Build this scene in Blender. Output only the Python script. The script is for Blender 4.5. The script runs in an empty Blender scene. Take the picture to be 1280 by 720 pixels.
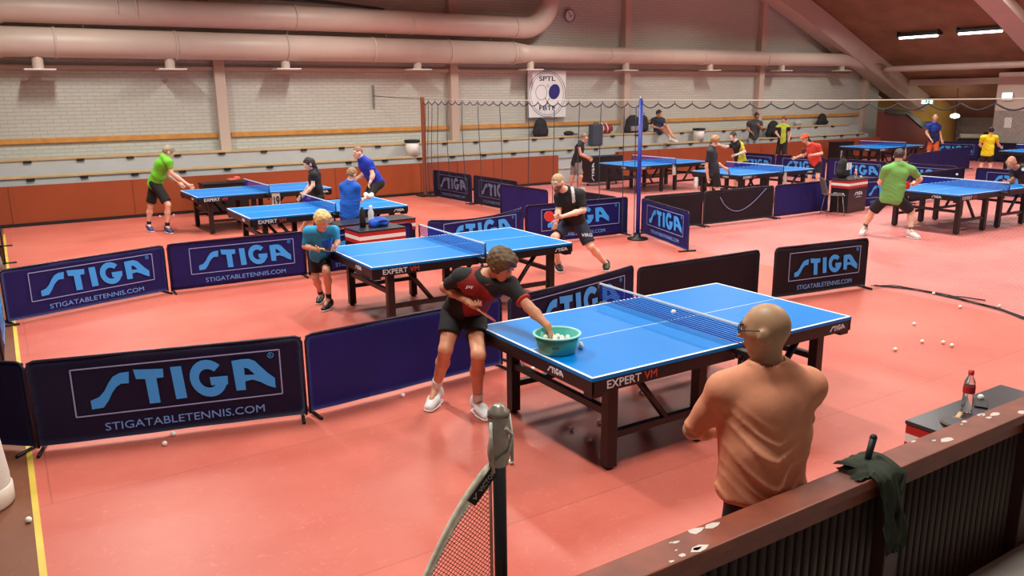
import bpy, bmesh, math, random
import numpy as np
from mathutils import Vector, Matrix
random.seed(7)
SC = bpy.context.scene
COL = SC.collection

# ---------------------------------------------------------------- camera, sky, lights, exposure
cam_d = bpy.data.cameras.new('camera'); cam = bpy.data.objects.new('camera', cam_d); COL.objects.link(cam)
cam_d.sensor_width = 36.0; cam_d.lens = 998.367/1280*36.0; cam_d.clip_start = .05; cam_d.clip_end = 200
Rv = Vector((.842879, -.537993, -.010888)); Uv = Vector((.133543, .189536, .972750)); Fv = Vector((.521269, .821364, -.231602))
M3 = Matrix((Rv, Uv, -Fv)).transposed()
cam.matrix_world = Matrix.Translation((0, 0, 2.5743)) @ M3.to_4x4()
SC.camera = cam
w = bpy.data.worlds.new('hall_air'); SC.world = w; w.use_nodes = True
w.node_tree.nodes['Background'].inputs[0].default_value = (1.0, .90, .82, 1)
w.node_tree.nodes['Background'].inputs[1].default_value = .14
SC.view_settings.view_transform = 'Standard'; SC.view_settings.look = 'None'
SC.view_settings.gamma = 1; SC.view_settings.use_curve_mapping = False
SC.view_settings.exposure = 0.0
def ceil_z(x):
    pts = [(-14, 3.2), (-8, 6.2), (-2, 8.3), (5, 9.4), (12, 9.6), (18, 8.9), (22, 7.75), (26.8, 5.95), (31.4, 3.95), (36.2, 1.95), (38, 1.2)]
    for (a, za), (b, zb) in zip(pts, pts[1:]):
        if x <= b: return za+(zb-za)*(x-a)/(b-a)
    return pts[-1][1]
LAMP_W = 235
LAMPS = [(x, y) for x in (1.5, 7.5, 14.0, 20.5, 26.5) for y in (2.9, 8.2, 12.8, 17.2)]
for (x, y) in LAMPS:
    ld = bpy.data.lights.new('ceiling_lamp_light', 'AREA'); ld.shape = 'RECTANGLE'; ld.size = .35; ld.size_y = 1.6
    ld.energy = LAMP_W*(1.0 if x < 20 else .8)*(.9 if y < 5 else 1.05); ld.color = (1.0, .975, .90); ld.spread = math.radians(155)
    lo = bpy.data.objects.new('ceiling_lamp_light', ld); COL.objects.link(lo)
    lo.location = (x, y, min(ceil_z(x)-.25, 6.0))

# ---------------------------------------------------------------- materials
MATS = {}
def mat(name, rgb, rough=.5, metal=0., spec=.5, emit=None, es=0., noise=0., nscale=20., bump=0., alpha=None):
    if name in MATS: return MATS[name]
    m = bpy.data.materials.new(name); m.use_nodes = True; nt = m.node_tree; b = nt.nodes['Principled BSDF']
    b.inputs['Base Color'].default_value = (*rgb, 1); b.inputs['Roughness'].default_value = rough
    b.inputs['Metallic'].default_value = metal; b.inputs['Specular IOR Level'].default_value = spec
    if emit: b.inputs['Emission Color'].default_value = (*emit, 1); b.inputs['Emission Strength'].default_value = es
    if noise or bump:
        tc = nt.nodes.new('ShaderNodeTexCoord'); n = nt.nodes.new('ShaderNodeTexNoise')
        n.inputs['Scale'].default_value = nscale; n.inputs['Detail'].default_value = 4
        nt.links.new(tc.outputs['Object'], n.inputs['Vector'])
        if noise:
            r = nt.nodes.new('ShaderNodeValToRGB')
            r.color_ramp.elements[0].position = .3; r.color_ramp.elements[1].position = .7
            r.color_ramp.elements[0].color = (*[c*(1-noise) for c in rgb], 1); r.color_ramp.elements[1].color = (*[min(1, c*(1+noise)) for c in rgb], 1)
            nt.links.new(n.outputs['Fac'], r.inputs['Fac']); nt.links.new(r.outputs['Color'], b.inputs['Base Color'])
        if bump:
            bp = nt.nodes.new('ShaderNodeBump'); bp.inputs['Strength'].default_value = bump; bp.inputs['Distance'].default_value = .01
            nt.links.new(n.outputs['Fac'], bp.inputs['Height']); nt.links.new(bp.outputs['Normal'], b.inputs['Normal'])
    MATS[name] = m; return m
def srgb(r, g, b):
    f = lambda c: (c/255/12.92) if c/255 <= .04045 else ((c/255+.055)/1.055)**2.4
    return (f(r), f(g), f(b))
def brick_mat(name, c1, c2, cm, scale=1.):
    m = bpy.data.materials.new(name); m.use_nodes = True; nt = m.node_tree; b = nt.nodes['Principled BSDF']
    tc = nt.nodes.new('ShaderNodeTexCoord'); sp = nt.nodes.new('ShaderNodeSeparateXYZ'); cb = nt.nodes.new('ShaderNodeCombineXYZ')
    nt.links.new(tc.outputs['Object'], sp.inputs[0]); nt.links.new(sp.outputs['X'], cb.inputs['X']); nt.links.new(sp.outputs['Z'], cb.inputs['Y'])
    br = nt.nodes.new('ShaderNodeTexBrick'); br.inputs['Scale'].default_value = 1
    br.inputs['Brick Width'].default_value = .30; br.inputs['Row Height'].default_value = .085; br.inputs['Mortar Size'].default_value = .008
    br.inputs['Color1'].default_value = (*c1, 1); br.inputs['Color2'].default_value = (*c2, 1); br.inputs['Mortar'].default_value = (*cm, 1)
    nt.links.new(cb.outputs[0], br.inputs['Vector']); nt.links.new(br.outputs['Color'], b.inputs['Base Color'])
    bp = nt.nodes.new('ShaderNodeBump'); bp.inputs['Strength'].default_value = .6; bp.inputs['Distance'].default_value = .02; bp.invert = True
    nt.links.new(br.outputs['Fac'], bp.inputs['Height']); nt.links.new(bp.outputs['Normal'], b.inputs['Normal'])
    b.inputs['Roughness'].default_value = .8; return m
def floor_mat(name, rgb, rgb2, rough, seams=True):
    m = bpy.data.materials.new(name); m.use_nodes = True; nt = m.node_tree; b = nt.nodes['Principled BSDF']; L = nt.links
    tc = nt.nodes.new('ShaderNodeTexCoord'); n = nt.nodes.new('ShaderNodeTexNoise'); n.inputs['Scale'].default_value = .55; n.inputs['Detail'].default_value = 8
    n.inputs['Roughness'].default_value = .65
    L.new(tc.outputs['Object'], n.inputs['Vector'])
    r = nt.nodes.new('ShaderNodeValToRGB'); r.color_ramp.elements[0].position = .35; r.color_ramp.elements[1].position = .68
    r.color_ramp.elements[0].color = (*rgb, 1); r.color_ramp.elements[1].color = (*rgb2, 1); L.new(n.outputs['Fac'], r.inputs['Fac'])
    last = r.outputs['Color']
    # fine scuffs
    n2 = nt.nodes.new('ShaderNodeTexNoise'); n2.inputs['Scale'].default_value = 9; n2.inputs['Detail'].default_value = 6; n2.inputs['Distortion'].default_value = 2.5
    L.new(tc.outputs['Object'], n2.inputs['Vector'])
    r2 = nt.nodes.new('ShaderNodeValToRGB'); r2.color_ramp.elements[0].position = .60; r2.color_ramp.elements[1].position = .74
    L.new(n2.outputs['Fac'], r2.inputs['Fac'])
    mx = nt.nodes.new('ShaderNodeMixRGB'); mx.inputs['Color2'].default_value = (*[min(1, c*1.35+.02) for c in rgb2], 1)
    mu = nt.nodes.new('ShaderNodeMath'); mu.operation = 'MULTIPLY'; mu.inputs[1].default_value = .35
    L.new(r2.outputs['Color'], mu.inputs[0]); L.new(mu.outputs[0], mx.inputs['Fac']); L.new(last, mx.inputs['Color1']); last = mx.outputs['Color']
    if seams:   # sheet joints of the vinyl mat, 1.5 m apart
        br = nt.nodes.new('ShaderNodeTexBrick'); br.inputs['Scale'].default_value = 1; br.inputs['Brick Width'].default_value = 14.0; br.inputs['Row Height'].default_value = 1.9
        br.inputs['Mortar Size'].default_value = .006; br.inputs['Color1'].default_value = (1, 1, 1, 1); br.inputs['Color2'].default_value = (.93, .93, .93, 1); br.inputs['Mortar'].default_value = (.78, .78, .78, 1)
        L.new(tc.outputs['Object'], br.inputs['Vector'])
        m2 = nt.nodes.new('ShaderNodeMixRGB'); m2.blend_type = 'MULTIPLY'; m2.inputs['Fac'].default_value = 1
        L.new(last, m2.inputs['Color1']); L.new(br.outputs['Color'], m2.inputs['Color2']); last = m2.outputs['Color']
    L.new(last, b.inputs['Base Color']); b.inputs['Roughness'].default_value = rough; b.inputs['Specular IOR Level'].default_value = .3
    return m
def net_mat(name, rgb, cell, thick, axes=('X', 'Z'), diamond=False, base=0.):
    m = bpy.data.materials.new(name); m.use_nodes = True; nt = m.node_tree; L = nt.links; b = nt.nodes['Principled BSDF']
    b.inputs['Base Color'].default_value = (*rgb, 1); b.inputs['Roughness'].default_value = .8; b.inputs['Specular IOR Level'].default_value = .1
    tc = nt.nodes.new('ShaderNodeTexCoord'); sp = nt.nodes.new('ShaderNodeSeparateXYZ'); L.new(tc.outputs['Object'], sp.inputs[0])
    def M(op, a, bb):
        x = nt.nodes.new('ShaderNodeMath'); x.operation = op
        for i, v in enumerate((a, bb)):
            if v is None: continue
            if isinstance(v, (int, float)): x.inputs[i].default_value = v
            else: L.new(v, x.inputs[i])
        return x.outputs[0]
    u, v = sp.outputs[axes[0]], sp.outputs[axes[1]]
    if diamond: u, v = M('ADD', u, v), M('SUBTRACT', u, v)
    def line(c):
        f = M('FRACT', M('DIVIDE', c, cell), None); return M('LESS_THAN', f, thick/cell)
    g = M('MAXIMUM', line(u), line(v)); g = M('MAXIMUM', g, base)
    L.new(g, b.inputs['Alpha']); return m

# ---------------------------------------------------------------- helpers
def obj(name, me, m, parent=None, loc=None, rot=None):
    o = bpy.data.objects.new(name, me); COL.objects.link(o)
    ms = m if isinstance(m, (list, tuple)) else [m]
    if m is not None and len(me.materials) == 0:
        for q in ms: me.materials.append(q)
    if parent is not None: o.parent = parent
    if loc is not None: o.location = loc
    if rot is not None: o.rotation_euler = rot
    return o
def thing(name, label, cat, loc=(0, 0, 0), rz=0., group=None):
    o = bpy.data.objects.new(name, None); COL.objects.link(o); o.empty_display_size = .1
    o.location = loc; o.rotation_euler = (0, 0, rz); o['label'] = label; o['category'] = cat
    if group: o['group'] = group
    return o
def tag(o, label, cat, group=None, kind=None):
    if label: o['label'] = label
    if cat: o['category'] = cat
    if group: o['group'] = group
    if kind: o['kind'] = kind
    return o
def struct(name, bm, m, loc=None):
    o = obj(name, bm.done() if isinstance(bm, B) else bm, m, None, loc); o['kind'] = 'structure'; return o
class B:
    """collects simple solids into one mesh"""
    def __init__(s): s.bm = bmesh.new()
    def _mi(s, fs, mi, smooth=False):
        for f in fs: f.material_index = mi; f.smooth = smooth
    def box(s, c, d, rz=0., mi=0, bev=0., mtx=None):
        r = bmesh.ops.create_cube(s.bm, size=1.0); vs = r['verts']
        mt = (mtx or Matrix()) @ Matrix.Translation(c) @ Matrix.Rotation(rz, 4, 'Z') @ Matrix.Diagonal((*d, 1))
        bmesh.ops.transform(s.bm, matrix=mt, verts=vs)
        fs = {f for v in vs for f in v.link_faces}; s._mi(fs, mi)
        if bev:
            es = {e for f in fs for e in f.edges}
            r = bmesh.ops.bevel(s.bm, geom=list(es), offset=bev, segments=2, affect='EDGES', profile=.5)
            s._mi(r['faces'], mi)
        return s
    def prism(s, pts, y0, y1, mi=0, ax='Y'):
        """polygon in the XZ plane pushed from y0 to y1 (ax Y), or in XY pushed in Z"""
        f = (lambda a, b, t: (a, t, b)) if ax == 'Y' else ((lambda a, b, t: (a, b, t)) if ax == 'Z' else (lambda a, b, t: (t, a, b)))
        A = [s.bm.verts.new(f(a, b, y0)) for a, b in pts]; Bv = [s.bm.verts.new(f(a, b, y1)) for a, b in pts]
        n = len(pts); fs = [s.bm.faces.new(A), s.bm.faces.new(Bv[::-1])]
        for i in range(n): fs.append(s.bm.faces.new((A[i], Bv[i], Bv[(i+1) % n], A[(i+1) % n])))
        for f_ in fs: f_.normal_update()
        s._mi(fs, mi); return s
    def tube(s, pts, r, n=10, mi=0, cap=True):
        P = [Vector(p) for p in pts]; rs = r if isinstance(r, (list, tuple)) else [r]*len(P); rings = []
        t0 = (P[1]-P[0]).normalized(); up = Vector((0, 0, 1)) if abs(t0.z) < .9 else Vector((1, 0, 0))
        u = t0.cross(up).normalized()
        for i, p in enumerate(P):
            t = (P[min(i+1, len(P)-1)]-P[max(i-1, 0)]).normalized()
            u = (u-t*u.dot(t)).normalized(); v = t.cross(u)
            rings.append([s.bm.verts.new(p+(u*math.cos(2*math.pi*k/n)+v*math.sin(2*math.pi*k/n))*rs[i]) for k in range(n)])
        fs = []
        for a, b in zip(rings, rings[1:]):
            for k in range(n): fs.append(s.bm.faces.new((a[k], a[(k+1) % n], b[(k+1) % n], b[k])))
        s._mi(fs, mi, True)
        if cap: s._mi([s.bm.faces.new(rings[0][::-1]), s.bm.faces.new(rings[-1])], mi)
        return s
    def lathe(s, prof, c=(0, 0, 0), n=24, mi=0, cap0=False, cap1=False):
        rings = [[s.bm.verts.new((c[0]+r*math.cos(2*math.pi*k/n), c[1]+r*math.sin(2*math.pi*k/n), c[2]+z)) for k in range(n)] for r, z in prof]
        fs = []
        for a, b in zip(rings, rings[1:]):
            for k in range(n): fs.append(s.bm.faces.new((a[k], a[(k+1) % n], b[(k+1) % n], b[k])))
        s._mi(fs, mi, True)
        if cap0: s._mi([s.bm.faces.new(rings[0][::-1])], mi)
        if cap1: s._mi([s.bm.faces.new(rings[-1])], mi)
        return s
    def ball(s, c, r, mi=0, sc=(1, 1, 1), seg=14):
        q = bmesh.ops.create_uvsphere(s.bm, u_segments=seg, v_segments=max(6, seg//2+2), radius=1)
        bmesh.ops.transform(s.bm, matrix=Matrix.Translation(c) @ Matrix.Diagonal((r*sc[0], r*sc[1], r*sc[2], 1)), verts=q['verts'])
        s._mi({f for v in q['verts'] for f in v.link_faces}, mi, True); return s
    def grid(s, fn, nu, nv, mi=0, smooth=True):
        V = [[s.bm.verts.new(fn(i/nu, j/nv)) for j in range(nv+1)] for i in range(nu+1)]
        fs = [s.bm.faces.new((V[i][j], V[i+1][j], V[i+1][j+1], V[i][j+1])) for i in range(nu) for j in range(nv)]
        s._mi(fs, mi, smooth); return s
    def done(s, name='mesh'):
        me = bpy.data.meshes.new(name); bmesh.ops.recalc_face_normals(s.bm, faces=s.bm.faces); s.bm.to_mesh(me); s.bm.free(); return me
_TXT = {}
def text_mesh(txt, width, height=None, bold=0.):
    """flat lettering in the XZ plane from the origin, facing -Y"""
    key = (txt, round(width, 4), height, bold)
    if key in _TXT: return _TXT[key]
    cu = bpy.data.curves.new('lettering', 'FONT'); cu.body = txt; cu.size = 1; cu.extrude = .004; cu.offset = bold; cu.resolution_u = 3
    o = bpy.data.objects.new('lettering', cu); COL.objects.link(o)
    dg = bpy.context.evaluated_depsgraph_get(); me = bpy.data.meshes.new_from_object(o.evaluated_get(dg))
    bpy.data.objects.remove(o)
    co = np.empty(len(me.vertices)*3); me.vertices.foreach_get('co', co); co = co.reshape(-1, 3)
    lo, hi = co.min(0), co.max(0); k = width/(hi[0]-lo[0]); kz = k if height is None else height/(hi[1]-lo[1])
    out = np.stack([(co[:, 0]-lo[0])*k, -co[:, 2]*.3, (co[:, 1]-lo[1])*kz], 1)
    me.vertices.foreach_set('co', out.ravel()); me.update(); me.materials.clear(); _TXT[key] = me; return me
# the slanted word mark: outlines of its five letters in a 5.73 x 1 box (x along, y up)
def _logo_polys():
    raw = {'S': [(232, 285), (264, 279), (280, 258), (292, 236), (305, 220), (318, 211), (339, 209), (343, 177), (318, 181), (298, 192), (284, 211), (271, 233), (255, 250), (231, 261)],
           'T': [(355, 171), (437, 166), (436, 190), (416, 193), (420, 262), (390, 266), (385, 196), (360, 197)],
           'I': [(457, 161), (488, 157), (496, 247), (465, 252)],
           'A': [(633, 138), (662, 132), (684, 130), (702, 136), (716, 150), (735, 168), (757, 184), (757, 213), (735, 207), (712, 196), (690, 190), (668, 196), (668, 221), (640, 224)]}
    bl = lambda x: 285-.133*(x-230)
    cv = lambda p: ((p[0]-230)/92, (bl(p[0])-p[1])/92)
    polys = [[cv(p) for p in raw[k]] for k in 'STIA']
    c = (562, 190); R1, R2 = 53, 27; arc = []
    a0, a1 = math.radians(48), math.radians(352)
    outer = [(c[0]+R1*math.cos(a0+(a1-a0)*t/20), c[1]-R1*math.sin(a0+(a1-a0)*t/20)) for t in range(21)]
    inner = [(c[0]+R2*math.cos(a0+(a1-a0)*t/20), c[1]-R2*math.sin(a0+(a1-a0)*t/20)) for t in range(21)]
    polys.append([cv(p) for p in outer+inner[::-1]])
    polys.append([cv(p) for p in [(566, 187), (618, 181), (617, 206), (568, 210)]])
    hole = [cv(p) for p in [(668, 156), (680, 158), (698, 175), (668, 178)]]
    return polys, hole
LOGO_P, LOGO_H = _logo_polys()
_LG = {}
def logo_mesh(width, hscale=1., dy=None, key=''):
    k = (round(width, 3), round(hscale, 3), key)
    if k in _LG: return _LG[k]
    s = width/5.73; b = B()
    for i, p in enumerate(LOGO_P):
        if i == 3:   # the A has a counter: bridge it with a slit
            h = LOGO_H
            outs = [[p[0], h[0], h[3], p[11], p[12], p[13]], [p[0], p[1], p[2], h[1], h[0]], [p[2], p[3], p[4], p[5], h[2], h[1]], [p[5], p[6], p[7], p[8], p[9], p[10], p[11], h[3], h[2]]]
        else: outs = [p]
        for q in outs: b.prism([(x*s, z*s*hscale) for x, z in q], -.0012-(.0008 if i == 5 else 0), .0012)
    bmesh.ops.triangulate(b.bm, faces=[f for f in b.bm.faces if len(f.verts) > 4])
    me = b.done()
    if dy:
        for v in me.vertices: v.co.y += dy(v.co.x, v.co.z)
    _LG[k] = me; return me
def frame_mesh(x0, x1, z0, z1, t, y=0.):
    b = B()
    b.box(((x0+x1)/2, y, z0), (x1-x0, .002, t)); b.box(((x0+x1)/2, y, z1), (x1-x0, .002, t))
    b.box((x0, y, (z0+z1)/2), (t, .002, z1-z0)); b.box((x1, y, (z0+z1)/2), (t, .002, z1-z0)); return b.done()
def copy_tree(o, parent=None):
    c = o.copy(); COL.objects.link(c)
    if parent is not None: c.parent = parent
    for ch in list(o.children): copy_tree(ch, c)
    return c
# ---------------------------------------------------------------- the hall itself (X along the tables, Y towards the brick wall)
M_red = floor_mat('red_vinyl', srgb(190, 92, 78), srgb(206, 114, 98), .42)
M_brown = floor_mat('worn_brown_floor', srgb(112, 66, 46), srgb(132, 82, 58), .5, False)
M_brick = brick_mat('painted_brick', srgb(200, 201, 190), srgb(195, 195, 184), srgb(180, 180, 170))
M_plaster = mat('pale_painted_concrete', srgb(196, 182, 168), .75, noise=.06, nscale=3)
M_duct = mat('duct_paint', srgb(206, 186, 172), .45, noise=.04, nscale=2)
M_column = mat('column_paint', srgb(200, 180, 165), .7)
M_orange = mat('orange_red_panel', srgb(148, 68, 34), .45, noise=.07, nscale=1.3)
M_dark = mat('near_black', srgb(22, 20, 22), .5)
M_wood = mat('pine_board', srgb(206, 146, 72), .5, noise=.16, nscale=5)
M_bench = mat('bench_pine', srgb(196, 168, 128), .5, noise=.12, nscale=4)
M_riser = mat('grey_riser', srgb(182, 184, 184), .75, noise=.05, nscale=2)
M_ceil = mat('brown_ceiling_board', srgb(182, 138, 110), .7, noise=.14, nscale=1.6)
M_grey = mat('rough_grey_wall', srgb(160, 152, 144), .85, noise=.12, nscale=9)
M_white = mat('white_paint', srgb(232, 228, 222), .5)
M_steel = mat('galvanised_steel', srgb(150, 150, 150), .35, .8)
M_black = mat('matte_black', srgb(16, 15, 17), .55)

struct('floor', B().box((4.88, 10, -.05), (9.96, 26, .1)), M_red)
M_pink = floor_mat('pink_vinyl', srgb(200, 112, 106), srgb(214, 134, 128), .42)
struct('floor_far_courts', B().box((23.43, 10, -.05), (27.14, 26, .1)), M_pink)
struct('floor_aisle', B().box((-6.05, 10, -.05), (11.9, 26, .1)), M_brown)
struct('trim_1', B().box((-.095, 8, .0015), (.038, 22, .003)), mat('yellow_tape', srgb(214, 184, 74), .5, noise=.12, nscale=3))
# stand along the far wall: orange front, stepped tiers, brick wall behind
struct('wall_front', B().box((1.2, 20.01, .43), (26.4, .08, .86)).box((23.7, 20.01, .43), (14.0, .08, .86)).prism([(16.3, .55), (16.75, .86), (16.75, .0), (16.6, 0), (16.6, .45)], 19.97, 20.05), M_orange)
b_ = B()
for x in (-7.1, -4.7, -2.3, .1, 2.5, 4.9, 7.3, 9.75, 10.9, 12.1, 13.3, 18.5, 21, 23.5, 26, 28.5): b_.box((x, 19.966, .45), (.012, .008, .8))
struct('trim_2', b_, mat('panel_joint', srgb(120, 48, 26), .6))
struct('baseboard_back', B().box((1.2, 19.955, .035), (26.4, .03, .07)).box((23.7, 19.955, .035), (14.0, .03, .07)), M_dark)
struct('door_1', B().box((15.5, 20.02, .40), (2.2, .06, .80), bev=.01).box((15.5, 19.975, .79), (2.2, .04, .03)).box((15.5, 19.98, .45), (2.2, .03, .02)), M_riser)
struct('stand_tiers', B().box((9.5, 20.30, .095), (42.4, .5, .19)).box((9.5, 20.775, .485), (42.4, .45, .97)).box((9.5, 21.25, .66), (42.4, .5, 1.32)), M_riser)
struct('wall_back', B().box((9.8, 21.6, 4.9), (45.6, .2, 9.9)), M_brick, None)
struct('trim_3', B().box((9, 21.44, 3.36), (43, .10, .10)).box((9, 21.47, 3.62), (43, .05, .06)), M_column)
for n, x in enumerate((-1.7, 4.95, 11.6, 18.2, 24.85, 31.4)):
    struct('column_%d' % (n+1), B().box((x, 21.4, 4.8), (.26, .24, 9.6), bev=.01), M_column)
xs = (-14, -1.83, 4.82, 11.47, 18.07, 24.72, 31.3)
for i, (a, b) in enumerate(zip(xs, xs[1:])):
    a2 = a+.32 if i else a
    o = obj('wall_board', B().box(((a2+b-.02)/2, 21.46, 1.735), (b-.02-a2, .05, .115), bev=.006).done(), M_wood); o['kind'] = 'structure'; o.name = 'trim_%d' % (4+i)
# two long bench seats
def bench(z, y, label, x0, x1):
    t = thing('bench', label, 'bench', ((x0+x1)/2, y, z-.11))
    obj('plank', B().box((0, 0, .10), (x1-x0, .34, .055), bev=.008).done(), M_bench, t)
    br = B().box((0, -.03, .055), (.16, .30, .05)).done()
    k = 0; x = x0+.5
    while x < x1-.2:
        obj('bracket', br, M_black, t, (x-(x0+x1)/2, -.005, 0)); x += 1.05; k += 1
bench(1.0, 20.69, 'long pine bench seat nearest the orange panel wall, lower of the two rows', -11.5, 30.4)
bench(1.355, 21.14, 'long pine bench seat under the yellow wall boards, upper of the two rows', -11.5, 30.0)
# ventilation ducts
def duct_elbow(P0, n=8): return P0
t = thing('ventilation_duct', 'lower pale ventilation duct running the length of the brick wall', 'duct', (8, 20.9, 3.87))
b_ = B(); b_.tube([(-11.5, 0, -1.0), (-8.2, 0, -.22), (-7.6, 0, 0), (-4, 0, 0), (5.35, 0, 0)], .32, 20); obj('wide_section', b_.done(), M_duct, t)
b_ = B(); b_.tube([(5.35, 0, 0), (5.9, 0, .0), (21.2, 0, .03), (22.4, -.05, -.12), (23.4, -.3, -.28)], [.325, .255, .25, .2, .15], 18); obj('narrow_section', b_.done(), M_duct, t)
for x in (-6.6, -4.1, -1.45, .9, 3.2, 5.35, 9.0, 13.2, 16.5): obj('joint_band', B().tube([(x-.03, 0, 0), (x+.03, 0, 0)], (.335 if x < 5.5 else .265), 20).done(), M_duct, t)
for (x, z) in ((1.02, 3.30), (3.74, 3.33), (6.5, 3.36), (10.22, 3.38), (14.01, 3.41), (17.78, 3.42), (21.64, 3.45), (25.45, 3.47), (29.06, 3.5)):
    b_ = B().lathe([(.11, .0), (.115, .16), (.10, .42)], (0, 0, 0), 16, cap1=True); no = obj('nozzle', b_.done(), M_duct, t, (x-8, 0, z-3.87))
    obj('nozzle_plate', B().box((.02, 0, -.01), (.62, .5, .03), bev=.008).done(), M_white, no)
for x in (-6.0, -1.4, 1.3, 4.6):
    obj('hanger_strap', B().tube([(x, 0, .33), (x, -.05, .41), (x, 0, .48)], .02, 6).done(), M_steel, t)
t = thing('ventilation_duct', 'upper pale ventilation duct that turns upward beside the wall clock', 'duct', (8, 20.85, 4.60))
pts = [(-11.5, 0, -1.25), (-8.2, 0, -.3), (-7.5, 0, -.04), (0, 0, 0)]+[(5.75+.95*math.sin(a), 0, .95-.95*math.cos(a)) for a in [math.pi/2*k/7 for k in range(8)]]+[(6.7, 0, 3.4)]
obj('duct_tube', B().tube(pts, .30, 20).done(), M_duct, t)
for x in (-5.3, -4.9, -1.2, 2.0, 5.4): obj('joint_band', B().tube([(x-.03, 0, 0), (x+.03, 0, 0)], .312, 20).done(), M_duct, t)
tag(obj('cable_bundle', B().tube([(5.3, 20.75, 4.98), (6.4, 20.7, 5.02), (7.6, 20.7, 4.99), (9.0, 20.75, 4.93)], .035, 8).tube([(5.6, 20.66, 5.02), (7, 20.62, 5.06), (9.2, 20.7, 4.91)], .025, 8).done(), M_black), 'black cable bundle lying on top of the upper duct', 'cable')
tag(obj('cable', B().tube([(-.4, 20.6, 4.5), (.35, 20.55, 4.83), (1.4, 20.52, 4.80), (2.2, 20.52, 4.86), (2.9, 20.6, 5.05)], .022, 8).done(), M_black), 'thin black cable looped over the left end of the upper duct', 'cable')
# ceiling following the arch, beams and purlins
b_ = B(); xs = [-14, -8, -2, 5, 12, 18, 22, 26.8, 31.4, 36.2, 38]
b_.grid(lambda u, v: (xs[int(round(u*10))], -4+v*27, ceil_z(xs[int(round(u*10))])), 10, 1, smooth=False)
bmesh.ops.solidify(b_.bm, geom=b_.bm.faces[:], thickness=-.15)
struct('ceiling', b_, M_ceil)
def arch(y0, y1, x0, x1, dep, n):
    xx = [x0+(x1-x0)*k/14 for k in range(15)]
    pts = [(x, ceil_z(x)-.01) for x in xx]+[(x, ceil_z(x)-dep) for x in xx[::-1]]
    struct('beam_%d' % n, B().prism(pts, y0, y1), M_duct)
arch(20.6, 21.35, 5, 37.6, .80, 1); arch(14.0, 14.8, 5, 37.6, .36, 2); arch(8.0, 8.8, 5, 37.6, .36, 3)
struct('beam_4', B().box((33.3, 10.5, 3.02), (.28, 20, .24)), M_duct)
tag(obj('pipe', B().tube([(31.3, 20.48, 3.54), (31.2, 20.2, 3.54), (31.2, 4, 3.54)], .12, 14).done(), M_duct), 'long pale pipe under the brown ceiling at the right end', 'pipe')
def tube_lamp(x, y, label, g='ceiling strip lamps'):
    z = ceil_z(x)-.10; t = thing('ceiling_lamp', label, 'lamp', (x, y, z), 0, g)
    obj('housing', B().box((0, 0, .0), (.30, 1.6, .10), bev=.01).done(), M_dark, t)
    obj('tube', B().tube([(-.05, -.74, -.085), (-.05, .74, -.085)], .045, 10).done(), mat('lit_tube', (.9, .9, .85), .4, emit=(1, .96, .88), es=6), t)
    for s in (-1, 1): obj('bracket', B().box((-.0, s*.78, .04), (.34, .03, .20)).done(), M_dark, t)
tube_lamp(29.45, 18.0, 'left one of the two lit strip lamps on the brown ceiling')
tube_lamp(29.45, 15.75, 'right one of the two lit strip lamps on the brown ceiling')
# far right end: stair flank, yellow round wall, grey walls
struct('wall_stair', B().prism([(30.7, 0), (30.7, 1.85), (32.2, 1.75), (33.6, 1.15), (34.0, .9), (34.0, 0)], 19.9, 20.2), mat('dark_red_panel', srgb(104, 44, 34), .8))
struct('trim_11', B().prism([(30.7, 1.80), (30.7, 1.98), (32.2, 1.90), (33.3, 1.42), (34.3, 1.38), (34.3, 1.20), (33.4, 1.14), (32.2, 1.72)], 19.84, 19.90), M_dark)
b_ = B(); b_.lathe([(1.85, 0), (1.85, 2.35)], (0, 0, 0), 40); struct('wall_round', b_, mat('yellow_plaster', srgb(206, 172, 82), .8, noise=.08, nscale=3), (36.0, 22.0, 0))
struct('wall_end', B().box((37.4, 10, 1.0), (.2, 26, 2.0)), M_grey)
struct('wall_right', B().box((32.4, 9.2, .95), (.2, 14.4, 1.9)).box((33.6, 16.3, .95), (2.4, .2, 1.9)), M_grey)
struct('wall_right_upper', B().box((32.4, 9.2, 2.6), (.2, 14.4, 1.4)).box((33.6, 16.3, 2.6), (2.4, .2, 1.4)), mat('off_white_plaster', srgb(214, 198, 182), .8))
t = thing('pendant_lamp', 'small white lit lamp in front of the yellow round wall', 'lamp', (34.2, 18.95, 1.55))
obj('shade', B().ball((0, 0, .08), .13, sc=(1.4, 1.4, .75)).done(), mat('lit_globe', (.95, .95, .9), .4, emit=(1, .97, .88), es=9), t)
obj('cord', B().tube([(0, 0, .18), (0, 0, ceil_z(34.2)-1.55)], .01, 6).done(), M_dark, t)
pl_d = bpy.data.lights.new('pendant_light', 'POINT'); pl_d.energy = 22; pl_d.color = (1, .9, .7); pl_d.shadow_soft_size = .2
pl_o = bpy.data.objects.new('pendant_light', pl_d); COL.objects.link(pl_o); pl_o.location = (33.9, 19.1, 1.35)
t = thing('exit_sign', 'small lit green and white exit sign under the brown ceiling', 'sign', (33.5, 19.8, 2.14))
obj('case', B().box((0, 0, .09), (.08, .50, .22), bev=.01).done(), M_white, t)
obj('lit_face', B().box((-.045, 0, .09), (.01, .46, .18)).done(), mat('exit_face', (.6, .9, .8), .4, emit=(.55, 1, .85), es=3), t)
obj('running_figure', B().box((-.052, .02, .08), (.004, .06, .11)).box((-.052, -.08, .09), (.004, .10, .04)).ball((-.052, .03, .15), .022, sc=(.1, 1, 1)).done(), mat('exit_green', srgb(40, 140, 90), .5), t)
t = thing('emergency_lamp', 'square lit lamp on the pale wall above the yellow-shirted player', 'lamp', (32.26, 15.98, 2.28))
obj('case', B().box((0, 0, .15), (.06, .42, .32), bev=.02).done(), M_white, t)
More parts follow.
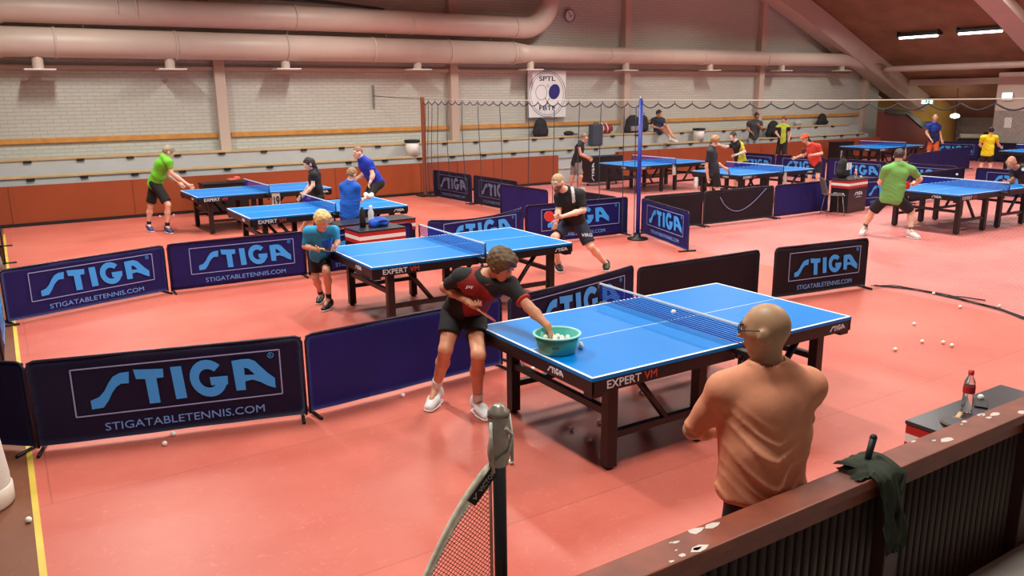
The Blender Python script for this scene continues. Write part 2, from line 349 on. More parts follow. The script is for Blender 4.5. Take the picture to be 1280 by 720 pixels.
obj('lit_face', B().box((-.035, 0, .15), (.012, .34, .24)).done(), mat('lit_square', (.9, .95, .95), .4, emit=(.9, 1, .97), es=3), t)
t = thing('notice', 'white paper notice on the grey wall at the right', 'notice', (32.285, 15.85, 1.28))
obj('sheet', B().box((0, 0, .18), (.01, .26, .38)).done(), M_white, t)
# round club sign and clock on the bricks
t = thing('wall_sign', 'white square wall sign with two bats inside a ring', 'sign', (14.93, 21.30, 1.96))
obj('board', B().box((0, .03, .72), (1.46, .03, 1.44), bev=.004).done(), mat('sign_white', srgb(238, 236, 236), .4), t)
M_ink = mat('sign_ink', srgb(50, 52, 66), .5)
def ring(cx, cz, rx, rz, wd, y):
    b = B(); n = 48
    for k in range(n):
        a, c = 2*math.pi*k/n, 2*math.pi*(k+1)/n
        q = [(cx+rx*math.cos(a), cz+rz*math.sin(a)), (cx+rx*math.cos(c), cz+rz*math.sin(c)), (cx+(rx-wd)*math.cos(c), cz+(rz-wd)*math.sin(c)), (cx+(rx-wd)*math.cos(a), cz+(rz-wd)*math.sin(a))]
        b.prism(q, y-.002, y)
    return b.done()
obj('outer_ring', ring(0, .72, .72, .71, .022, .012), mat('sign_grey', srgb(120, 124, 134), .5), t)
obj('inner_ring', ring(0, .72, .64, .65, .016, .012), MATS['sign_grey'], t)
obj('lettering', text_mesh('SPTL', .62, .145, .02), M_ink, t, (-.31, .012, 1.12))
obj('lettering', text_mesh('FBTF', .62, .145, .02), M_ink, t, (-.31, .012, .22))
obj('white_bat', ring(-.23, .77, .22, .235, .016, .012), MATS['sign_grey'], t)
b_ = B(); b_.prism([(.27+.215*math.cos(a)*1.0+.03*math.sin(a), .79+.235*math.sin(a)) for a in [2*math.pi*k/32 for k in range(32)]], .008, .012); obj('blue_bat', b_.done(), mat('bat_blue', srgb(44, 48, 120), .5), t)
obj('bat_handles', B().box((.02, .011, .50), (.035, .004, .22), mtx=Matrix.Translation((.02, 0, .5)) @ Matrix.Rotation(.6, 4, 'Y') @ Matrix.Translation((-.02, 0, -.5))).box((-.02, .011, .50), (.035, .004, .22), mtx=Matrix.Translation((-.02, 0, .5)) @ Matrix.Rotation(-.6, 4, 'Y') @ Matrix.Translation((.02, 0, -.5))).done(), MATS['sign_grey'], t)
obj('ball_ring', ring(.02, .97, .045, .05, .012, .012), MATS['sign_grey'], t)
t = thing('wall_clock', 'round white clock high on the brick wall', 'clock', (15.87, 21.44, 5.08))
b_ = B(); b_.lathe([(.19, 0), (.2, .04), (.17, .05)], (0, 0, 0), 32); obj('rim', b_.done(), M_steel, t, rot=(math.pi/2, 0, 0))
b_ = B(); b_.lathe([(.001, .03), (.18, .03)], (0, 0, 0), 32); obj('face', b_.done(), M_white, t, rot=(math.pi/2, 0, 0))
obj('hour_hand', B().box((.03, -.04, .02), (.02, .004, .10), mtx=Matrix.Rotation(.9, 4, 'Y')).done(), M_black, t)
obj('minute_hand', B().box((0, -.045, .07), (.014, .004, .15), mtx=Matrix.Rotation(-.5, 4, 'Y')).done(), M_black, t)
b_ = B()
for k in range(12): b_.box((.15*math.sin(k*math.pi/6), -.038, .15*math.cos(k*math.pi/6)), (.014, .004, .014))
obj('hour_marks', b_.done(), M_black, t)
# spectators' rail in the foreground
M_rail = mat('worn_red_brown_rail', srgb(124, 60, 40), .5, noise=.25, nscale=7)
M_railp = mat('corrugated_dark_panel', srgb(70, 54, 46), .6)
t = thing('railing', 'red-brown wooden spectator railing with corrugated panels in the foreground', 'railing', (4, 1.89, 0))
obj('handrail', B().box((0, 0, .945), (9, .14, .05), bev=.008).box((0, 0, .885), (9, .07, .08)).done(), M_rail, t)
b_ = B()
for k in range(118): b_.tube([(-2.6+k*.056, -.012, .06), (-2.6+k*.056, -.012, .84)], .017, 8)
b_.box((.7, .0, .45), (6.6, .015, .8)); obj('corrugated_panel', b_.done(), M_railp, t)
for x in (-2.4, -.85, .38, 1.7): obj('post', B().box((x, -.03, .45), (.10, .11, .9), bev=.005).done(), mat('post_brown', srgb(66, 34, 28), .5), t)
b_ = B(); rr = random.Random(4)
for (x0, x1, n) in ((-2.2, -1.85, 9), (.05, .3, 5), (.9, 1.5, 20), (-.6, .1, 5)):
    for k in range(n):
        cx, cy, r0 = rr.uniform(x0, x1), rr.uniform(-.06, .06), rr.uniform(.006, .03)
        b_.prism([(cx+r0*rr.uniform(.7, 1.8)*math.cos(a*1.047), max(-.066, min(.066, cy+r0*.7*rr.uniform(.7, 1.2)*math.sin(a*1.047)))) for a in range(6)], .9698, .9712, ax='Z')
po = obj('chipped_paint', b_.done(), mat('bare_primer', srgb(205, 190, 180), .6), t); po['kind'] = 'stuff'
struct('stand_floor', B().box((4, .1, .1), (14, 3.4, .2)), M_grey)
# ---------------------------------------------------------------- table-tennis tables
M_blue = mat('blue_table_top', srgb(0, 120, 204), .40, spec=.18, noise=.05, nscale=1.2)
M_line = mat('white_line', srgb(228, 232, 238), .4)
M_frame = mat('table_frame_black', srgb(26, 18, 20), .4)
M_net = net_mat('blue_net', srgb(26, 50, 150), .016, .009)
M_white_ink = mat('white_lettering', srgb(215, 215, 220), .5)
M_red_ink = mat('red_lettering', srgb(196, 66, 60), .5)
def half_top(x0, x1):
    L, W = 2.74, 1.525; lw = .022; b = B()
    b.box(((x0+x1)/2, W/2, .7475), (x1-x0, W, .025))
    z = .7604; d = .0012
    b.box(((x0+x1)/2, lw/2, z), (x1-x0, lw, d), mi=1); b.box(((x0+x1)/2, W-lw/2, z), (x1-x0, lw, d), mi=1); b.box(((x0+x1)/2, W/2, z), (x1-x0, .006, d), mi=1)
    ex = x0+lw/2 if x0 == 0 else x1-lw/2
    b.box((ex, W/2, z), (lw, W, d), mi=1)
    return b.done()
def net_grid(x, y0, y1, z0, z1):
    b = B(); b.grid(lambda u, v: (x, y0+(y1-y0)*u, z0+(z1-z0)*v), 12, 2); return b.done()
def make_table(label):
    t = thing('table_tennis_table', label, 'table', group='blue table tennis tables'); L, W = 2.74, 1.525
    obj('tabletop', half_top(0, 1.366), [M_blue, M_line], t); obj('tabletop', half_top(1.374, L), [M_blue, M_line], t)
    for (a, c, e) in ((0, 1.36, 0), (1.38, L, 1)):
        b = B(); th = .018; zc = .69; hh = .095
        b.box(((a+c)/2, .012, zc), (c-a, th, hh)); b.box(((a+c)/2, W-.012, zc), (c-a, th, hh))
        b.box((a+.012 if e == 0 else c-.012, W/2, zc), (th, W-.006, hh)); b.box((c-.02 if e == 0 else a+.02, W/2, zc), (th, W-.1, hh))
        for y in (.06, W-.06): b.box((.06 if e == 0 else L-.06, y, .635), (.10, .09, .05))
        obj('apron', b.done(), M_frame, t)
        xo, xi = (.26, 1.12) if e == 0 else (L-.26, L-1.12)
        for y in (.13, W-.13):
            for x in (xo, xi):
                l = obj('leg', B().box((x, y, .335), (.085, .085, .64), bev=.006).done(), M_frame, t)
                obj('foot_pad', B().lathe([(.03, 0), (.03, .016)], (x, y, 0), 12, cap0=True, cap1=True).done(), M_black, l)
            obj('stretcher', B().box(((xo+xi)/2, y, .25), (abs(xi-xo)-.08, .05, .05)).done(), M_frame, t)
            q = xo+(xi-xo)*.25; q2 = xo+(xi-xo)*.62
            obj('brace', B().tube([(q, y, .66), (q2, y, .26)], .028, 8).done(), M_frame, t)
        obj('cross_rail', B().box((xo, W/2, .42), (.05, W-.34, .05)).done(), M_frame, t)
    n = obj('net', net_grid(1.37, -.13, W+.13, .768, .905), M_net, t)
    obj('net_tape', B().box((1.37, W/2, .910), (.008, W+.27, .016)).done(), M_line, n)
    for y in (-.1425, W+.1425):
        p = obj('net_post', B().tube([(1.37, y, .70), (1.37, y, .918)], .011, 10).box((1.37, y*.5+(0 if y < 0 else W*.5), .715), (.07, .15, .035)).done(), M_dark, t)
        obj('clamp_screw', B().tube([(1.37, -.06 if y < 0 else W+.06, .70), (1.37, -.06 if y < 0 else W+.06, .63)], .010, 8).ball((1.37, -.06 if y < 0 else W+.06, .63), .022).done(), M_black, p)
    obj('lettering', text_mesh('EXPERT', .30, .058, .01), M_white_ink, t, (.13, .002, .662))
    obj('lettering', text_mesh('VM', .115, .058), M_red_ink, t, (.46, .002, .662))
    obj('word_mark', logo_mesh(.19, 1.25), M_white_ink, t, (L-.27, .002, .668))
    obj('word_mark', logo_mesh(.19, 1.25), M_white_ink, t, (.002, .52, .668), (0, 0, -math.pi/2))
    return t
TAB = [((3.12, 3.94), -.0062, 'nearest blue table, with a green tub of balls on it'),
       ((3.33, 8.14), -.0142, 'blue table where the fair-haired boy in light blue faces the bearded man'),
       ((3.23, 12.80), -.0048, 'blue table in front of the dark-haired woman, behind the boy in royal blue'),
       ((3.16, 16.36), .0172, 'blue table by the orange wall, served at by the man in lime green'),
       ((14.66, 7.88), -.035, 'blue table the man in the green shirt plays at, right of the hall'),
       ((14.55, 12.95), .01, 'blue table between the fair boy in black and the woman in the orange cap'),
       ((14.30, 16.38), .0, 'blue table behind the blue post, beside the black cabinet'),
       ((25.43, 16.60), .0, 'small far blue table in front of the man in blue and orange'),
       ((27.0, 11.9), .0, 'blue table cut by the right edge, past the player in yellow')]
tb0 = make_table('x')
TREES = [tb0]+[copy_tree(tb0) for _ in TAB[1:]]
for t, ((x, y), rz, lab) in zip(TREES, TAB): t.location = (x, y, 0); t.rotation_euler = (0, 0, rz); t['label'] = lab
def wpt(i, u, v, z=.76):
    (x, y), a, _ = TAB[i]; return (x+u*math.cos(a)-v*math.sin(a), y+u*math.sin(a)+v*math.cos(a), z)

# ---------------------------------------------------------------- playing-area barriers
M_fab = mat('navy_fabric', srgb(38, 34, 112), .5, noise=.12, nscale=2.5, bump=.5)
M_fabd = mat('dark_navy_fabric', srgb(24, 21, 62), .55, noise=.12, nscale=2.5, bump=.4)
M_fabk = mat('black_brown_fabric', srgb(38, 24, 36), .6, noise=.10, nscale=2.5)
M_logo = mat('light_blue_print', srgb(58, 160, 244), .5)
M_logog = mat('grey_blue_print', srgb(104, 116, 150), .5)
M_print = mat('pale_print', srgb(150, 160, 205), .5)
M_tube = mat('barrier_tube', srgb(44, 38, 62), .4, .3)
def rip(x, z, ph=0.): return .005*math.sin(5.1*x+2.0*z+ph)*math.sin(3.2*z+ph)+.003*math.sin(11*x-7*z+ph)
_PAN = {}
BARR = 'branded cloth barriers around the courts'
def barrier(a, b, label, fab, logo=None, h=.70, front=1, sag=0., group=BARR):
    ax, ay = a; bx, by = b; L = math.hypot(bx-ax, by-ay); rz = math.atan2(by-ay, bx-ax)
    t = thing('court_barrier', label, 'barrier', (ax, ay, 0), rz, group)
    k = (round(L, 2), sag, h)
    if k not in _PAN:
        pb = B()
        f = lambda u, v: (u*L, rip(u*L, v*h, L), .03+v*(h-.035)-sag*math.sin(math.pi*u)*v)
        pb.grid(f, 40, 12); bmesh.ops.solidify(pb.bm, geom=pb.bm.faces[:], thickness=.006)
        tu = B(); r = .011; c = .05
        tp = [(0, 0.0, .02), (0, 0, h-c), (.02, 0, h-.012), (c, 0, h)]+[(L*q, 0, h-sag*math.sin(math.pi*q)) for q in (.2, .35, .5, .65, .8)]+[(L-c, 0, h), (L-.02, 0, h-.012), (L, 0, h-c), (L, 0, .02)]
        tu.tube(tp, r, 8)
        ft = B().tube([(0, -.16, .014), (0, .16, .014)], .014, 8).done()
        _PAN[k] = (pb.done(), tu.done(), ft)
    pm, tm, fm = _PAN[k]
    po = obj('fabric_panel', pm, fab, t); po.material_slots[0].link = 'OBJECT'; po.material_slots[0].material = fab
    obj('frame_tube', tm, M_tube, t)
    for x in (.03, L-.03): obj('foot', fm, M_black, t, (x, 0, 0))
    if logo:
        lc, pc = logo; s = min(1., L/2.0); wl = 1.40*s*(L/2.0 if L > 2 else 1)
        yy = -.018 if front > 0 else .018; rot = (0, 0, 0) if front > 0 else (0, 0, math.pi)
        flip = lambda x: x if front > 0 else L-x
        k2 = h/.70
        for nm, me, m, lx, lz in (('logo_letters', logo_mesh(1.37*s, 1.12*k2), lc, .20*L, .285*k2),
                                  ('logo_border', frame_mesh(0, .765*L, 0, .375*k2, .010), pc, .145*L, .235*k2),
                                  ('web_address', text_mesh('STIGATABLETENNIS.COM', 1.19*s, .062*k2), pc if lc is M_logog else M_logo2, .24*L, .10*k2),
                                  ('registered_mark', reg_mesh(), lc, .875*L, .57*k2)):
            obj(nm, me, m, t, (flip(lx), yy, lz), rot)
    return t
M_logo2 = mat('web_blue_print', srgb(112, 160, 226), .5)
_reg = []
def reg_mesh():
    if not _reg:
        me = ring(0, 0, .024, .024, .005, .001); b = B(); b.bm.from_mesh(me)
        b.bm.from_mesh(text_mesh('R', .018)); bmesh.ops.translate(b.bm, verts=b.bm.verts[-len(text_mesh('R', .018).vertices):], vec=(-.009, 0, -.011)); _reg.append(b.done())
    return _reg[0]
LB = (M_logo, M_print); LG = (M_logog, M_logog)
# row beside the nearest table
barrier((-1.55, 8.0), (-.05, 6.73), 'dark cloth barrier cut by the left edge, beside the white mesh bin', M_fabd)
barrier((-.03, 6.70), (1.89, 6.20), 'front-left barrier with big blue letters, nearest to the camera', M_fabd, LB, .705)
barrier((1.93, 6.22), (3.92, 6.38), 'plain dark blue barrier behind the player in maroon', M_fab, None, .70)
barrier((4.02, 6.40), (6.02, 6.87), 'barrier with blue letters half hidden behind the nearest table', M_fabd, LB, .68, sag=.02)
barrier((6.12, 6.90), (8.13, 6.84), 'plain black-brown barrier behind the far half of the nearest table', M_fabk, None, .63)
barrier((8.17, 6.62), (9.76, 6.39), 'barrier with blue letters at the end of the nearest row, by the floor cable', M_fabk, LB, .68)
# second row
barrier((-.16, 11.02), (1.75, 11.66), 'lettered barrier with a wavy lower hem, left end of the second row', M_fab, LB, .66)
barrier((1.79, 11.60), (3.68, 11.55), 'lettered barrier left of the boy in light blue, second row', M_fab, LB, .68)
barrier((3.72, 11.54), (5.42, 11.50), 'lettered barrier behind the boy in light blue and the striped score box', M_fab, LB, .66)
barrier((5.60, 11.28), (7.62, 11.62), 'sagging purple barrier behind the far end of the second table', M_fab, LB, .70, sag=.07)
barrier((7.72, 11.70), (9.98, 11.60), 'barrier with blue letters behind the bearded man', M_fab, LB, .72)
barrier((-.22, 9.1), (-.20, 10.95), 'barrier seen end-on at the left edge of the second court', M_fab, LB, .66)
barrier((-.12, 15.35), (-.14, 17.35), 'dark barrier seen end-on at the left edge of the third court', M_fabd)
# row going back along the divider
barrier((9.86, 17.36), (9.80, 19.30), 'dark barrier with grey letters standing against the orange wall', M_fabd, LG, .72, front=-1)
barrier((9.89, 15.30), (9.88, 17.28), 'dark barrier with one grey stroke visible behind the folded purple barrier', M_fabd, LG, .72, front=-1)
barrier((9.40, 15.25), (9.55, 13.62), 'plain purple barrier folded in front of the grey-lettered ones', M_fab, None, .70)
barrier((9.96, 13.55), (9.93, 11.86), 'plain dark barrier behind the bearded man leading to the blue post', M_fabd)
barrier((10.28, 11.52), (9.65, 9.63), 'lettered barrier angled away from the blue post', M_fab, LB, .68)
barrier((10.42, 11.62), (11.83, 11.46), 'plain dark barrier just right of the blue post', M_fabk)
bb_ = barrier((11.86, 11.45), (13.82, 11.35), 'plain dark purple barrier in front of the fair boy in black', M_fabk)
obj('hanging_cord', B().tube([(.42+1.3*q, -.02, .56-.36*math.sin(3.14*q**.8)+.10*q) for q in [k/12 for k in range(13)]], .006, 5).done(), M_print, bb_)
barrier((13.86, 11.34), (15.62, 11.32), 'plain navy barrier behind the grey chair', M_fab)
barrier((16.52, 11.18), (18.25, 11.05), 'lettered barrier right of the score box with the backpack', M_fab, LB, .68)
barrier((18.30, 11.02), (20.95, 11.20), 'plain dark barrier behind the table of the man in green', M_fabd)
# line across at the right ends of those courts
for i, (y0, y1, lab, fb, lg) in enumerate(((19.05, 17.45, 'lettered barrier behind the player in yellow and black', M_fab, LB), (17.42, 15.55, 'lettered barrier the woman in the orange cap stands before', M_fab, LB),
        (15.5, 13.55, 'lettered barrier behind the backpack on the score box', M_fab, LB), (13.5, 11.55, 'lettered barrier right behind the head of the man in green', M_fab, LB),
        (11.05, 9.1, 'lettered barrier left of the bald man in black', M_fab, LB), (9.05, 7.1, 'lettered barrier behind the bald man in black at the right edge', M_fab, LB))):
    barrier((21.25, y0), (21.22, y1), lab, fb, lg, .69)
barrier((23.6, 14.35), (26.0, 14.75), 'plain purple barrier left of the player in yellow, nearer panel', M_fab, None, .74)
barrier((26.05, 14.78), (28.4, 15.05), 'plain purple barrier behind the player in yellow', M_fab, None, .76)
barrier((31.2, 18.3), (31.9, 16.6), 'far lettered barrier right of the man in blue and orange', M_fab, LB, .72)
barrier((31.95, 16.5), (32.1, 14.6), 'far plain dark barrier below the grey wall', M_fabd, None, .72)

# ---------------------------------------------------------------- score boxes, cabinets, posts, divider net
M_boxk = mat('score_box_black', srgb(28, 22, 24), .35); M_sred = mat('stripe_red', srgb(176, 34, 30), .45); M_swht = mat('stripe_white', srgb(226, 220, 214), .45)
def score_box(loc, rz, dx, dy, h, label, logos=False, mtop=None):
    t = thing('score_box', label, 'box', loc, rz, 'striped score boxes beside the courts')
    obj('cabinet', B().box((0, 0, h/2-.02), (dx, dy, h-.05), bev=.006).done(), M_boxk, t)
    obj('top_panel', B().box((0, 0, h-.012), (dx+.02, dy+.02, .024), bev=.004).done(), mtop or mat('box_top', srgb(44, 46, 52), .3), t)
    for nm, z, hh, m in (('red_stripe', h-.055, .055, M_sred), ('white_stripe', h-.11, .055, M_swht), ('red_stripe', h-.165, .055, M_sred)):
        obj(nm, B().box((0, 0, z), (dx+.008, dy+.008, hh)).done(), m, t)
    if logos:
        obj('word_mark', logo_mesh(.34, 1.2), M_white_ink, t, (-.14, -dy/2-.006, h-.36)); obj('word_mark', logo_mesh(.3, 1.2), M_white_ink, t, (-dx/2-.006, .17, h-.36), (0, 0, -math.pi/2))
        obj('web_line', B().box((.04, -dy/2-.005, h-.40), (.24, .003, .02)).done(), M_print, t)
    return t
score_box((4.62, 11.08, 0), .06, .74, .50, .72, 'striped score box with a blue bag on it, behind the second table')
score_box((4.93, 11.95, 0), .02, 1.30, .50, .70, 'second striped box directly behind the one with the blue bag')
score_box((16.05, 11.10, 0), .12, .80, .42, .74, 'black score box with a backpack on it, beside the grey chair', True)
score_box((5.05, 2.30, 0), 0, 1.1, .54, .62, 'striped score box behind the foreground railing, with a bottle on top')
def cabinet(loc, rz, d, label, nm='equipment_cabinet', vert=False):
    t = thing(nm, label, 'cabinet', loc, rz); dx, dy, h = d
    obj('body', B().box((0, 0, h/2+.05), (dx, dy, h-.1), bev=.01).done(), M_boxk, t)
    obj('lid', B().box((0, 0, h-.01), (dx+.03, dy+.03, .03), bev=.006).done(), M_black, t)
    for x in (-dx/2+.08, dx/2-.08): obj('caster', B().ball((x, 0, .035), .035, sc=(1, .6, 1)).done(), M_black, t)
    if vert: obj('word_mark', logo_mesh(h*.62, .9), M_white_ink, t, (-dx/2+.16, -dy/2-.004, .15), (0, -math.pi/2, 0)); obj('word_mark', logo_mesh(.28, 1.), M_white_ink, t, (dx/2-.36, -dy/2-.004, h-.24))
    return t
cabinet((15.25, 18.9, 0), 0, (1.25, .4, .86), 'black cabinet with a vertical white word mark, left of the table behind the blue post', vert=True)
cabinet((4.35, 19.35, 0), .05, (1.0, .42, .74), 'low black cabinet by the orange wall behind the far-left table')
cabinet((16.75, 16.0, 0), 0, (.45, .4, .62), 'small black box at the right end of the table behind the blue post', 'equipment_box')
cabinet((27.2, 19.3, 0), 0, (.85, .5, .82), 'black trolley box by the orange wall behind the woman in the orange cap', 'equipment_trolley', vert=True)
# divider net: posts, rope, net
t = thing('divider_post', 'tall brown wooden post at the wall end of the divider net', 'post', (9.69, 19.6, 0))
obj('pole', B().box((0, 0, 1.31), (.09, .09, 2.62), bev=.008).done(), mat('post_wood', srgb(140, 72, 46), .5, noise=.15, nscale=6), t)
obj('base', B().box((0, 0, .02), (.4, .4, .04), bev=.01).done(), M_dark, t)
t = thing('divider_post', 'tall slim blue post holding up the divider net', 'post', (9.8, 11.08, 0))
obj('pole', B().tube([(0, 0, 0), (0, 0, 2.52)], .038, 14).done(), mat('blue_post_paint', srgb(28, 48, 150), .4), t)
obj('base_plate', B().lathe([(.19, 0), (.19, .025), (.06, .045), (.05, .12)], (0, 0, 0), 24, cap0=True).done(), M_dark, t)
obj('hook', B().ball((0, 0, 2.54), .03).done(), M_steel, t)
M_cord = mat('net_cord', srgb(52, 54, 66), .8)
def divider(y0, y1, x0, x1, n, zt0, zt1, label, cov):
    t = thing('divider_net', label, 'net', (x0, y0, 0), 0)
    L = y1-y0; X = lambda u: (x1-x0)*u
    def top(u):
        z = zt0+(zt1-zt0)*u; s = abs(math.sin(math.pi*n*u)); return z-.05-.075*s
    b = B(); b.grid(lambda u, v: (X(u)+.03*math.sin(9*u+3*v), L*u, .06+(top(u)-.06)*v), n*6, 6)
    obj('netting', b.done(), net_mat('netting', srgb(60, 58, 70), .05, cov, ('Y', 'Z'), True), t)
    obj('edge_cord', B().tube([(X(k/(n*8)), L*k/(n*8), top(k/(n*8))) for k in range(n*8+1)], .011, 6).done(), M_cord, t)
    obj('top_rope', B().tube([(0, 0, zt0+.01), (X(.5), L*.5, (zt0+zt1)/2-.01), (X(1), L, zt1+.01)], .009, 6).done(), mat('pale_rope', srgb(196, 190, 184), .7), t)
    for k in range(0, n+1): obj('hanger', B().tube([(X(k/n), L*k/n, top(k/n)), (X(k/n), L*k/n, zt0+(zt1-zt0)*k/n)], .006, 5).done(), M_cord, t)
    rr = random.Random(n)
    return t, X, L, top
t, X, L, top = divider(11.08, 19.6, 9.8, 9.69, 24, 2.50, 2.56, 'dark divider net hanging between the brown post and the blue post', .0035)
rr = random.Random(11)
for u in (.012, .05, .13, .21, .31, .42, .55, .66, .75, .84, .90, .94, .965, .985):
    x = X(u); pts = [(x+.02*math.sin(5*q+9*u), L*u+(.10 if u > .88 else .05)*math.sin(3.1*q+7*u)*(1-q), top(u)*q+.03*(1-q)) for q in [k/10 for k in range(11)]]
    obj('net_fold', B().tube(pts, .0085, 5).done(), M_cord, t)
t, X, L, top = divider(11.04, 3.0, 9.8, 9.9, 20, 2.50, 2.50, 'pale-roped divider net running from the blue post out to the right', .0012)
t = thing('rope_bracket', 'small grey bracket on the bricks holding the divider rope', 'bracket', (9.1, 21.46, 2.55))
obj('plate', B().box((0, 0, .1), (.06, .03, .62)).done(), mat('bracket_grey', srgb(128, 122, 116), .5), t)
obj('rope', B().tube([(0, -.02, .12), (.3, -.9, .06), (.6, -1.78, .03)], .01, 6).done(), M_cord, t)
# slack badminton net at the front
t = thing('badminton_net', 'slack badminton net with black post in the foreground', 'net', (1.36, 2.24, 0))
obj('post', B().tube([(0, 0, 0), (0, 0, 1.53)], .024, 14).done(), M_black, t)
obj('base', B().box((0, 0, .03), (.5, .4, .06), bev=.02).done(), M_black, t)
obj('post_cap', B().lathe([(.030, 1.492), (.040, 1.498), (.040, 1.508), (.028, 1.514), (.024, 1.530), (.001, 1.535)], (0, 0, 0), 18).done(), mat('worn_steel', srgb(150, 142, 130), .35, .6), t)
b_ = B(); rr = random.Random(3)
b_.grid(lambda u, v: ((.037+.004*math.sin(9*v+12.566*u)+.0025*math.sin(25.13*u+14*v))*math.cos(6.2832*u), (.037+.004*math.sin(9*v+12.566*u))*math.sin(6.2832*u), 1.31+.182*v), 28, 14)
obj('rolled_tape', b_.done(), mat('tape_grey_white', srgb(190, 186, 172), .8, noise=.12, nscale=30, bump=.5), t)
b_ = B()
b_.tube([(.0, -.043, 1.46), (.037, -.025, 1.42), (.015, -.043, 1.37), (-.04, -.03, 1.33)], .007, 6).tube([(.042, 0, 1.49), (.046, -.015, 1.40), (.035, -.03, 1.32)], .006, 6)
b_.tube([(-.042, -.016, 1.48), (-.046, -.025, 1.38), (-.042, -.03, 1.30)], .006, 6); obj('tie_cord', b_.done(), MATS['tape_grey_white'], t)
def nettop(u):   # u metres along the net to the left
    q = min(u, .34); return 1.335-.75*q-2.1*q*q-1.2*(1-math.exp(-(u-q)*1.4))*.4
b_ = B(); b_.grid(lambda u, v: (-.035-u*1.6, .012*math.sin(6*u), nettop(u*1.6)-.075*v), 40, 2); bmesh.ops.solidify(b_.bm, geom=b_.bm.faces[:], thickness=.006)
tp = obj('net_tape', b_.done(), MATS['tape_grey_white'], t)
s0 = .115; p0 = Vector((-.035-s0, 0, nettop(s0))); p1 = Vector((-.035-.012, 0, nettop(.012))); an = math.atan2(p1.z-p0.z, p1.x-p0.x)
lb = obj('maker_label', B().box((.075, -.010, -.036), (.15, .004, .040)).done(), M_black, tp, p0, (0, -an, 0))
obj('lettering', text_mesh('VICTOR', .085, .018, .01), mat('label_print', srgb(190, 186, 176), .6), lb, (.050, -.0125, -.045))
obj('maker_mark', B().prism([(.016, -.028), (.022, -.045), (.040, -.025), (.034, -.025), (.023, -.037), (.021, -.028)], -.014, -.012).done(), MATS['label_print'], lb)
b_ = B(); b_.grid(lambda u, v: (-.04-u*1.6, .012*math.sin(6*u)-.02*v, nettop(u*1.6)-.07-v*.75+.0*u), 40, 6)
obj('netting', b_.done(), net_mat('brown_netting', srgb(116, 72, 66), .018, .0036, ('X', 'Z'), True), t)
obj('side_cord', B().tube([(-.04, 0, 1.31), (-.045, -.01, 1.0), (-.04, 0, .55)], .006, 6).done(), mat('cord_pink', srgb(206, 150, 140), .7), t)
JN='head neck shR elR wrR tipR shL elL wrL tipL pel hipR knR anR toeR hipL knL anL toeL'.split()
